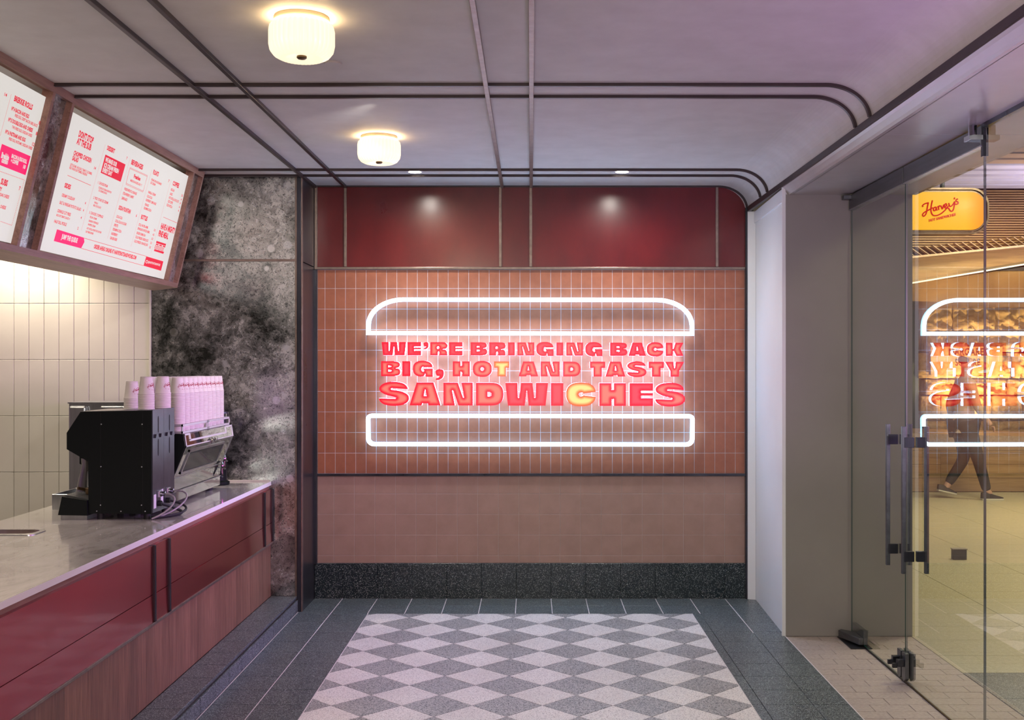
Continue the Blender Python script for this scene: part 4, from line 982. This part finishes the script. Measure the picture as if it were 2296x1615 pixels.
def board(y0, y1, label, conv, texts, boxes, lines, white, whites2, grp='backlit menu boards'):
    t_ = thing('menu_board', label, 'menu board', mp(y0, .03, -.028), grp)
    lp = slab(y0, y1, .034, .705, -.032, -.028, 'lit_panel', M['panel'], t_)
    def q(p): return on_face(*conv(*p))
    for name, m_, poly in boxes:
        ps = [q(p) for p in poly]; MB().quad(*[mp(y, v, -.0272) for y, v in ps]).build(name, M[m_], lp)
    lb = MB()
    for a, b, wd in lines:
        (ya, va), (yb, vb) = q(a), q(b); d = Vector((yb-ya, vb-va)).normalized()*wd/2; e = (-d.y, d.x)
        lb.quad(mp(ya+e[0],va+e[1],-.0274), mp(yb+e[0],vb+e[1],-.0274), mp(yb-e[0],vb-e[1],-.0274), mp(ya-e[0],va-e[1],-.0274))
    if lines: lb.build('printed_rules', M['menu_red'], lp)
    for nm_, lst, m_, o_ in (('menu_lettering', texts, M['menu_red'], -.0274), ('white_lettering', white, M['panel'], -.0266)):
        T = Txt()
        for (body, a, b, h) in lst:
            ya, va = q(a)
            yb, vb = q(b) if b else (ya+.011*len(body)*h/24, va)
            vh = q((a[0]+.27*h, a[1]-h))[1]-va
            T.add(body, ya, va, yb, va, abs(vh), .05 if h > 30 else .028)
        if lst: T.build(nm_, m_, lp, o_)
    return t_
cB = lambda x, y: (80+x/4.0375, 240+y/4.0375)
TB = [("DON'T STOP",(385,265),(517,325),55),("AT THE SUB",(367,330),(497,388),55),("CHOPPED CHICKEN",(340,432),(500,502),40),("SALAD",(328,478),(382,502),40),
("LETTUCE MIX, AVOCADO, TOMATO, CUCUMBER,",(310,530),(508,612),22),("RED ONION, BUTTERMILK DRESSING",(303,557),(462,625),22),("14",(525,562),(541,570),26),
("SIDES",(257,725),(312,745),40),("CREAMY COLESLAW",(233,808),(350,848),28),("4",(443,880),(451,883),24),("SALT & VINEGAR POTATO SALAD",(213,875),(405,942),28),("4",(425,945),(433,948),24),
("CRINKLE CUT FRIES",(193,950),(315,982),28),("AIOLI OR TOMATO SAUCE +1",(183,985),(308,1015),20),("4",(405,1012),(413,1015),24),("HALF DILL PICKLE",(164,1045),(275,1080),28),("2",(375,1108),(383,1111),24),
("DESSERT",(643,385),(712,415),38),("7",(818,473),(826,476),24),("1  CHOOSE FROM",(560,693),(648,725),24),("COOKIE ICE CREAM SANDWICH",(567,735),(683,780),18),("ICE CREAM SUNDAE",(567,762),(640,795),18),
("2  PICK YOUR ICE CREAM",(520,830),(652,878),24),("VANILLA",(527,870),(562,882),18),("MILK CHOCOLATE",(520,897),(588,920),18),("3  CHOOSE 2 TOPPINGS",(483,965),(606,1008),24),
("PECAN CRUMB",(488,1003),(550,1022),18),("RAINBOW SPRINKLES",(478,1037),(565,1063),18),("WHIPPED CREAM",(470,1070),(537,1090),18),("HOT NUTELLA FROM THE FOUNTAIN",(460,1105),(592,1143),18),("DAYTIME DINNER",(450,1135),(520,1158),18),
("BEVERAGES",(862,515),(967,562),42),("Freshies",(885,640),(945,665),34),("MADE IN-HOUSE DAILY  7",(855,672),(957,720),20),("PASSIONFRUIT & ORANGE",(800,750),(912,795),24),("STRAWBERRY & MINT",(787,790),(885,830),24),("LEMONADE",(775,833),(825,852),24),
("SODA FOUNTAIN",(748,925),(855,965),36),("6",(905,993),(913,996),24),("COCA-COLA",(728,1000),(783,1015),24),("COCA-COLA NO SUGAR",(717,1040),(818,1075),24),("SPRITE",(706,1078),(742,1090),24),("CREAMING SODA",(694,1115),(772,1142),24),("RASPBERRY",(682,1155),(738,1175),24),("GINGER BEER",(670,1195),(733,1218),24),
("FLOATS",(1060,605),(1108,628),38),("FROM OUR HOUSE MADE",(1045,665),(1135,712),20),("ICE CREAM",(1037,693),(1080,715),20),("7",(1198,680),(1206,684),24),("VANILLA CREAM",(1015,778),(1082,805),22),("COCA-COLA",(1005,815),(1052,835),22),("RASPBERRY LEMONADE",(995,850),(1088,888),22),("ORANGE",(985,890),(1020,903),22),("CREAMING SODA",(975,922),(1043,950),22),
("BOTTLES",(950,1010),(1007,1030),38),("STILL WATER 600ML",(930,1073),(1015,1103),22),("SPARKLING WATER 450ML",(920,1108),(1028,1150),22),("GINGER KOMBUCHA",(910,1148),(990,1178),22),("COLD PRESSED GREEN JUICE",(900,1185),(1015,1225),22),("COLD PRESSED ORANGE JUICE",(888,1222),(1010,1268),22),
("3.5",(1068,1122),(1082,1127),20),("4.5",(1057,1163),(1071,1168),20),("5.5",(1046,1200),(1060,1205),20),("5.5",(1035,1238),(1049,1243),20),("5.5",(1025,1277),(1039,1282),20),
("COFFEE",(1237,705),(1292,735),38),("REGULAR",(1222,755),(1252,772),22),("LARGE",(1212,793),(1235,803),22),("HOT NUTELLA CHOCOLATE",(1203,828),(1292,868),22),("ICED COFFEE",(1195,862),(1238,880),22),("ICED NUTELLA",(1183,895),(1233,918),22),
("3.5",(1316,808),(1330,813),20),("4",(1312,845),(1319,848),20),("6",(1303,878),(1310,881),20),("6",(1296,912),(1303,915),20),("6",(1288,945),(1295,948),20),
("HAVE A MIGHTY",(1128,1100),(1255,1145),50),("FINE MEAL",(1107,1165),(1193,1205),50),("ORDER AHEAD ONLINE AT HARVEYSHOTSANDWICHES.COM",(523,1278),(905,1385),36)]
WB = [("WE MAKE OUR",(625,490),(730,535),38),("ICE CREAM FRESH",(613,540),(748,590),38),("EVERY DAY",(600,585),(688,618),38),("JUMP THE QUEUE",(228,1190),(372,1230),42),("@HARVEYSHOTSANDWICHES",(1015,1412),(1122,1444),20),("O",(990,1412),(1012,1416),30)]
BB = [('red_price_box','menu_red',[(630,430),(812,520),(768,677),(587,595)]),('pink_arrow','menu_pink',[(192,1107),(435,1183),(440,1222),(410,1280),(162,1213)]),('red_handle_box','menu_red',[(1000,1352),(1155,1398),(1133,1483),(975,1437)]),
 ('burger_mark','menu_red',[(1093,1212),(1180,1240),(1175,1258),(1088,1231)]),('burger_mark','menu_red',[(1074,1286),(1161,1311),(1155,1330),(1069,1303)])]
BB += [('burger_mark','menu_red',[(1089+x,1236+y),(1112+x,1243+y),(1109+x,1254+y),(1086+x,1247+y)]) for x, y in ((0,0),(31,9),(62,18))]
LB = [((287,618),(498,710),.0022),((1155,997),(1283,1052),.0022),((437,1187),(1000,1352),.0022),((412,1280),(975,1437),.0022),((630,340),(412,1118),.0012),((855,462),(650,1190),.0012),((1050,570),(862,1262),.0012),((1225,660),(1045,1320),.0012)]
bx = [(852,548),(1012,622),(970,770),(815,700)]; b2 = [(852,557),(1008,629),(974,762),(819,691)]
for P_ in (bx, b2): LB += [(P_[k], P_[(k+1) % 4], .0018) for k in range(4)]
for k in range(3):
    pts = [(1080-k*4+i*14, 1254+k*11+i*4.3+(3 if i % 2 else -3)) for i in range(7)]
    LB += [(pts[i], pts[i+1], .0035) for i in range(6)]
board(5.165, 6.99, 'backlit menu board headed DON’T STOP AT THE SUB, far end of the canopy', cB, TB, BB, LB, WB, None)
cA = lambda x, y: (x/3.843, 180+y/3.843)
TA = [("14",(35,133),(57,140),28),("BREKKIE ROLLS",(118,175),(275,255),45),("Nº14 BACON AND EGG",(95,255),(245,330),32),("8",(330,378),(341,383),30),("FRIED EGG, CRISPY BACON, BBQ SAUCE",(125,312),(318,408),25),("Nº15 DOUBLE EGG AND CHEESE",(68,350),(275,455),32),("8",(305,470),(316,475),30),
("TWO FRIED EGGS, CHEDDAR CHEESE",(100,412),(272,493),24),("Nº16 PASTRAMI AND EGG",(42,455),(215,530),32),("12",(273,562),(292,568),30),("FRIED EGG, PASTRAMI, CHEDDAR CHEESE",(73,513),(275,600),24),("SUBS",(2,893),(60,910),50),("7",(160,945),(170,948),32),
("HARVEY",(-60,932),(13,953),32),("CHEDDAR CHEESE",(-40,985),(75,1015),28),("HAM & CHEESE",(-50,1085),(48,1108),28)]
WA = [("Brekkie",(5,665),(80,650),48),("combo",(8,705),(70,692),44),("BACON & EGG ROLL",(95,665),(225,725),32),("+ COFFEE",(88,705),(150,738),32),("10",(195,757),(215,762),32)]
BA = [('pink_offer_box','menu_pink',[(15,548),(262,655),(218,818),(-30,720)])]
LA = [((97,120),(0,480),.0014)]
for a, b, n_ in (((0,785),(210,860),22),((210,860),(100,1250),27),((100,1250),(0,1215),11)):
    for k in range(n_):
        t = k/n_; t2 = (k+.4)/n_; LA.append(((a[0]+(b[0]-a[0])*t, a[1]+(b[1]-a[1])*t), (a[0]+(b[0]-a[0])*t2, a[1]+(b[1]-a[1])*t2), .0035))
board(3.085, 4.935, 'backlit menu board with BREKKIE ROLLS heading, nearest the camera', cA, TA, BA, LA, WA, None)

# ================================================================== ARCADE BEYOND THE GLASS
ac = struct('ceiling_arcade')
MB().box(2.322, 10, 4.0, 11.4, 3.46, 3.5).build('ceiling_backing', M['batten'], ac)
y = 4.1
while y < 11.1: MB().box(2.33, 10, y, y+.19, 3.40, 3.43).build('ceiling_slat', M['slatpale'] if not 8.9 < y < 9.5 else M['timber'], ac); y += .27
YA = 11.25
def zl(x, a, b): return a+(b-a)*(x-3.88)/(5.02-3.88)
X0, X1 = 2.9, 8.6
def ribbon(a0, b0, a1, b1, y0, y1, name, m_, parent=ac, x0=X0, x1=X1):
    return MB().prism([(x0, zl(x0,a0,b0)), (x1, zl(x1,a0,b0)), (x1, zl(x1,a1,b1)), (x0, zl(x0,a1,b1))], y0, y1).build(name, m_, parent)
MB().box(X0, X1, YA+.05, YA+.12, 2.6, 3.46).build('bulkhead', M['batten'], ac)
rb = MB(); z = 2.84
while z < 3.42: rb.box(X0, X1, YA+.015, YA+.05, z, z+.014); z += .0245
rb.build('ribbed_timber_lining', M['timber'], ac, kind='stuff')
ribbon(2.47, 2.66, 2.72, 2.835, YA-.02, YA+.05, 'timber_fascia', M['timber'])
ribbon(2.715, 2.83, 2.735, 2.85, YA-.16, YA+.05, 'timber_ledge', M['palewood'])
ds_ = MB()
for k in range(64):
    x = 3.3+.075*k; z0 = zl(x,2.735,2.85); ds_.add([(x,YA-.02,z0),(x+.012,YA-.02,z0),(x-.11,YA-.02,z0+.085),(x-.122,YA-.02,z0+.085),(x,YA+.05,z0),(x+.012,YA+.05,z0),(x-.11,YA+.05,z0+.085),(x-.122,YA+.05,z0+.085)], [(0,1,2,3),(7,6,5,4),(0,4,5,1),(1,5,6,2),(2,6,7,3),(3,7,4,0)])
ds_.build('slanted_slat_band', M['palewood'], ac, kind='stuff')
MB().add([(X0,YA-.03,zl(X0,2.47,2.66)),(X1,YA-.03,zl(X1,2.47,2.66)),(X1,16.1,2.50),(X0,16.1,2.40),(X0,YA-.03,zl(X0,2.50,2.69)),(X1,YA-.03,zl(X1,2.50,2.69)),(X1,16.1,2.55),(X0,16.1,2.45)],
         [(0,1,2,3),(7,6,5,4),(0,4,5,1),(1,5,6,2),(2,6,7,3),(3,7,4,0)]).build('swirled_soffit', M['swirl'], ac)
ribbon(2.463, 2.653, 2.478, 2.668, YA-.045, YA-.02, 'soffit_edge_trim', M['white'])
for k, (x, y, z) in enumerate(((4.85, 8.98, 3.395), (5.55, 13.2, 2.50), (6.4, 14.2, 2.50), (4.9, 12.9, 2.50))):
    t_ = thing('arcade_downlight', ['round downlight in the slatted arcade ceiling', 'small downlight in the swirled soffit, nearer left', 'small downlight in the swirled soffit, farther right', 'small downlight in the swirled soffit, left'][k], 'downlight', (x, y, z))
    MB().lathe([(.045,-.004),(.05,-.001),(.055,.0)], (x,y,z-.002), 20).build('rim', M['white'], t_); MB().lathe([(.001,-.006),(.045,-.006)], (x,y,z-.002), 20).build('lens', M['dl'], t_)
# sandstone wall of separate rough blocks
sw = struct('wall_sandstone')
MB().box(5.7, 11, 16.12, 16.4, 0, 2.56).build('wall_core', M['darkwall'], sw)
_bl = []
for k in range(7):
    bm = bmesh.new(); bmesh.ops.create_cube(bm, size=1)
    bmesh.ops.subdivide_edges(bm, edges=bm.edges[:], cuts=11, use_grid_fill=True)
    rs = np.random.RandomState(k)
    from mathutils import noise as mn
    for v in bm.verts:
        if v.co.y < -.49:
            ex = min(.5-abs(v.co.x), .5-abs(v.co.z)); nz = mn.fractal(Vector((v.co.x*3.4+k*7, v.co.z*2.6, k*3)), .65, 2.3, 5)
            v.co.y -= (.12+.62*nz)*min(1, ex*14)
            v.co.x += .05*mn.noise(v.co*4+Vector((k,0,0))); v.co.z += .06*mn.noise(v.co*4+Vector((0,k,5)))
    me = bpy.data.meshes.new('sandstone_block'); bm.to_mesh(me); bm.free(); me.materials.append(M['sandstone']); me.polygons.foreach_set('use_smooth', [True]*len(me.polygons)); _bl.append(me)
z = .55; r_ = 0
for hgt in (.29,.36,.24,.38,.30,.37):
    x = 5.62+random.uniform(-.05,.08)
    while x < 9.6:
        wd = random.choice((.30,.45,.62,.74)); o = bpy.data.objects.new('sandstone_block', random.choice(_bl)); COL.objects.link(o); o.parent = sw
        o.location = (x+wd/2, 16.05+random.uniform(-.06,.04), z+hgt/2); o.scale = (wd-.02, .22, hgt-.02); x += wd
    z += hgt
MB().box(5.70, 6.72, 15.76, 15.84, 1.50, 1.90).build('sandstone_plaque', M['sandstone'], sw)
def flat_text(body, x0, x1, z, cap, y, m_, name, parent, bold=.0, rise=0, depth=.004):
    cu = bpy.data.curves.new('t', 'FONT'); cu.body = body; cu.offset = bold; cu.extrude = .01; cu.resolution_u = 3
    o = bpy.data.objects.new('t', cu); COL.objects.link(o); bpy.context.view_layer.update()
    me = bpy.data.meshes.new_from_object(o.evaluated_get(bpy.context.evaluated_depsgraph_get())); bpy.data.objects.remove(o)
    a = min(v.co.x for v in me.vertices); b = max(v.co.x for v in me.vertices); mb = MB()
    mb.add([(x0+(x1-x0)*(v.co.x-a)/(b-a), y+v.co.z/.01*depth, z+v.co.y/.73*cap+rise*(v.co.x-a)/(b-a)) for v in me.vertices], [tuple(p_.vertices) for p_ in me.polygons])
    return mb.build(name, m_, parent)
flat_text('MARGARET', 5.96, 6.52, 1.775, .10, 15.755, M['darkwall'], 'cut_lettering', sw)
flat_text('SQUARE', 6.05, 6.40, 1.625, .10, 15.755, M['darkwall'], 'cut_lettering', sw)
MB().box(2.4, 5.62, 16.0, 16.1, 0, 2.5).build('wall_arcade', M['darkwall'], None, kind='structure')
MB().box(9.6, 9.7, 4, 16.2, 0, 3.5).build('wall_arcade_right', M['greige'], None, kind='structure')
bn = thing('timber_bench', 'long tiered timber plank bench along the foot of the sandstone wall', 'bench', (6, 14.3, 0))
for k in range(3):
    for a, b in ((2.6, 5.3), (5.303, 8.1), (8.103, 9.5)): MB().box(a, b, 14.30, 14.34, .002+.178*k, .176+.178*k).build('face_board', M['deck'], bn)
for k in range(3): MB().box(2.6, 9.5, 14.30+.145*k, 14.44+.145*k, .536, .56).build('seat_board', M['deck'], bn)
MB().add([(2.6,14.75,.56),(9.5,14.75,.56),(9.5,14.75,.60),(2.6,14.75,.80),(2.6,15.5,.56),(9.5,15.5,.56),(9.5,15.5,.62),(2.6,15.5,.84)], [(0,1,2,3),(7,6,5,4),(0,4,5,1),(1,5,6,2),(2,6,7,3),(3,7,4,0)]).build('sloping_upstand', M['palewood'], bn)
# hanging yellow sign
YS = 8.5
def q_(px, py): return ((px-1190)*YS/2480, H-(py-820)*YS/2480)
x0, zb = q_(2009, 516); x1, ztp = q_(2207, 431)
hs = thing('hanging_sign', 'yellow illuminated rounded sign with red script reading Harvey’s HOT SANDWICHES', 'sign', ((x0+x1)/2, YS, (zb+ztp)/2))
r = .105
def rrz(x0, x1, z0, z1, r): return rr(x0, x1, z0, z1, r, 8)
MB().prism(rrz(x0, x1, zb, ztp, r), YS-.010, YS-.002).build('yellow_face', M['signyellow'], hs)
MB().prism(rrz(x0-.012, x1+.012, zb-.012, ztp+.012, r+.012), YS-.002, YS+.12).build('sign_body', M['bronze'], hs)
oo = rrz(x0-.032, x1+.032, zb-.032, ztp+.032, r+.03); ii = rrz(x0-.018, x1+.018, zb-.018, ztp+.018, r+.018); k = len(oo); m = MB()
m.v = [(a, YS-.015, b) for a, b in oo]+[(a, YS-.015, b) for a, b in ii]+[(a, YS+.13, b) for a, b in oo]+[(a, YS+.13, b) for a, b in ii]
m.f = [(i, (i+1) % k, k+(i+1) % k, k+i) for i in range(k)]+[(2*k+i, 2*k+(i+1) % k, (i+1) % k, i) for i in range(k)]+[(k+i, k+(i+1) % k, 3*k+(i+1) % k, 3*k+i) for i in range(k)]+[(3*k+i, 3*k+(i+1) % k, 2*k+(i+1) % k, 2*k+i) for i in range(k)]
m.build('sign_rim', M['bronze'], hs)
mb = MB(); wid = [8]*len(STROKES)
for s_ in STROKES:
    pts = cr([q_(1960+x/4.75, 360+y/4.75) for x, y in s_], 5); mb.tube([(p_.x, YS-.014, p_.y) for p_ in pts], .0054, 6)
M['signred'] = emis('sign_red_print', (.55,.002,.004), .8, (.4,.01,.01)); mb.build('red_script', M['signred'], hs)
a, b = q_(2081.5, 498); c, d = q_(2141, 484)
flat_text('HOT SANDWICHES', a, c, b, .020, YS-.013, M['signred'], 'small_lettering', hs, .03, rise=d-b)
MB().tube([(x1-.3, YS+.06, ztp+.03), (x1-.3, YS+.06, 3.40)], .018, 12).build('hanger_rod', M['rail'], hs)
ob = thing('floor_outlet_box', 'small grey green box standing on the arcade floor beyond the glass', 'outlet box', (3.6, 9.3, 0))
MB().box(3.545, 3.66, 9.28, 9.33, 0, .088).build('box_body', M['darkwall'], ob, bevel=.004); MB().box(3.54, 3.665, 9.275, 9.335, .086, .094).build('box_lid', M['greige'], ob, bevel=.002)
# passer-by
def skin(name, verts, edges, radii, m_, parent, sub=2, root=0):
    me = bpy.data.meshes.new(name); me.from_pydata(verts, edges, []); me.update(); o = bpy.data.objects.new(name, me); link(o, parent)
    md = o.modifiers.new('skin', 'SKIN'); md.use_smooth_shade = True
    for v, r in zip(me.skin_vertices[0].data, radii): v.radius = (r, r) if isinstance(r, (int, float)) else r
    me.skin_vertices[0].data[root].use_root = True
    s_ = o.modifiers.new('sub', 'SUBSURF'); s_.levels = s_.render_levels = sub; me.materials.append(m_); return o
def person(x, y, face, label):
    t_ = thing('person', label, 'person', (x, y, 0)); f = face  # walks towards +x (f=1) or -x
    def w(dx, dy, z): return (x+f*dx, y+dy, z)
    V = [w(0,0,.95), w(.01,0,1.12), w(.02,0,1.30), w(.02,0,1.43), w(.03,0,1.50), w(.045,0,1.58),          # 0-5 pelvis..head base
         w(.02,.17,1.41), w(-.09,.21,1.15), w(-.03,.22,.92), w(.01,.22,.84),                                 # arm back
         w(.02,-.17,1.41), w(.08,-.21,1.15), w(.21,-.20,.97), w(.26,-.19,.91),                               # arm forward
         w(0,.10,.90), w(.06,.10,.50), w(-.16,.10,.16), w(-.20,.10,.09),                                       # rear leg
         w(0,-.10,.90), w(.14,-.10,.50), w(.25,-.10,.10), w(.31,-.10,.06), w(.05,0,1.66), w(.05,0,1.74)]
    E = [(0,1),(1,2),(2,3),(3,4),(4,5),(3,6),(6,7),(7,8),(8,9),(3,10),(10,11),(11,12),(12,13),(0,14),(14,15),(15,16),(16,17),(0,18),(18,19),(19,20),(20,21),(5,22),(22,23)]
    Rr = [.13,.115,.13,.12,.055,.07,.055,.042,.032,.03,.055,.042,.032,.03,.085,.058,.042,.035,.085,.058,.042,.035,.085,.06]
    skin('body', V, E, Rr, M['skin'], t_)
    skin('coat', [V[i] for i in (0,1,2,3,6,7,8,10,11,12)]+[w(0,0,.86),w(.02,.13,1.40),w(.02,-.13,1.40)], [(0,1),(1,2),(2,3),(3,11),(11,4),(4,5),(5,6),(3,12),(12,7),(7,8),(8,9),(0,10)], [.135,.125,.15,.11,.068,.056,.045,.068,.056,.045,.135,.095,.095], M['jacket'], t_)
    skin('trousers', [V[0],V[14],V[15],V[16],V[18],V[19],V[20]], [(0,1),(1,2),(2,3),(0,4),(4,5),(5,6)], [.15,.125,.078,.058,.125,.078,.058], M['trousers'], t_)
    skin('hair', [w(-.01,0,1.64), w(.015,0,1.70), w(.035,0,1.73)], [(0,1),(1,2)], [.07,.085,.075], M['hair'], t_)
    skin('nose', [w(.125,0,1.655), w(.145,0,1.645)], [(0,1)], [.014,.012], M['skin'], t_)
    for hx, hy, hz in ((.01,.22,.80),(.28,-.19,.88)):
        for k in range(5):
            a = (k-2)*.013; skin('finger', [w(hx,hy+a,hz+.02), w(hx+.012,hy+a,hz-.02), w(hx+.018,hy+a*.9,hz-.05+(.02 if k in (0,4) else 0))], [(0,1),(1,2)], [.011,.009,.007], M['skin'], t_, 1)
    for (ax, ay, az, tilt) in ((-.20,.10,.045,.5),(.27,-.10,.0,0)):
        c, s = cos(tilt), sin(tilt)
        def sp(u, v, h): return w(ax+u*c+h*s*.2, ay+v, az+h*c+(-u*s*.4 if tilt else 0)+(.03 if tilt else 0))
        sh = MB(); sections = ((-.09,.035,.09),(-.03,.042,.10),(.05,.046,.07),(.12,.045,.05),(.17,.03,.035))
        for h0, nm_, m_ in ((0,'sole','sole'),(1,'shoe','shoe')):
            mb = MB()
            for u, hw, hh in sections:
                lo, hi = (.0, .022) if h0 == 0 else (.022, hh)
                wd = hw+(.004 if h0 == 0 else 0); mb.v += [sp(u,-wd,lo), sp(u,wd,lo), sp(u,wd*.75 if h0 else wd,hi), sp(u,-wd*.75 if h0 else -wd,hi)]
            for i in range(4): mb.f += [(4*i+a_, 4*i+(a_+1) % 4, 4*i+4+(a_+1) % 4, 4*i+4+a_) for a_ in range(4)]
            mb.f += [(3,2,1,0), (16,17,18,19)]; mb.build(nm_, M[m_], t_, bevel=.004)
person(5.28, 13.5, 1, 'person walking right in a tan coat, dark trousers and black trainers, beyond the glass')
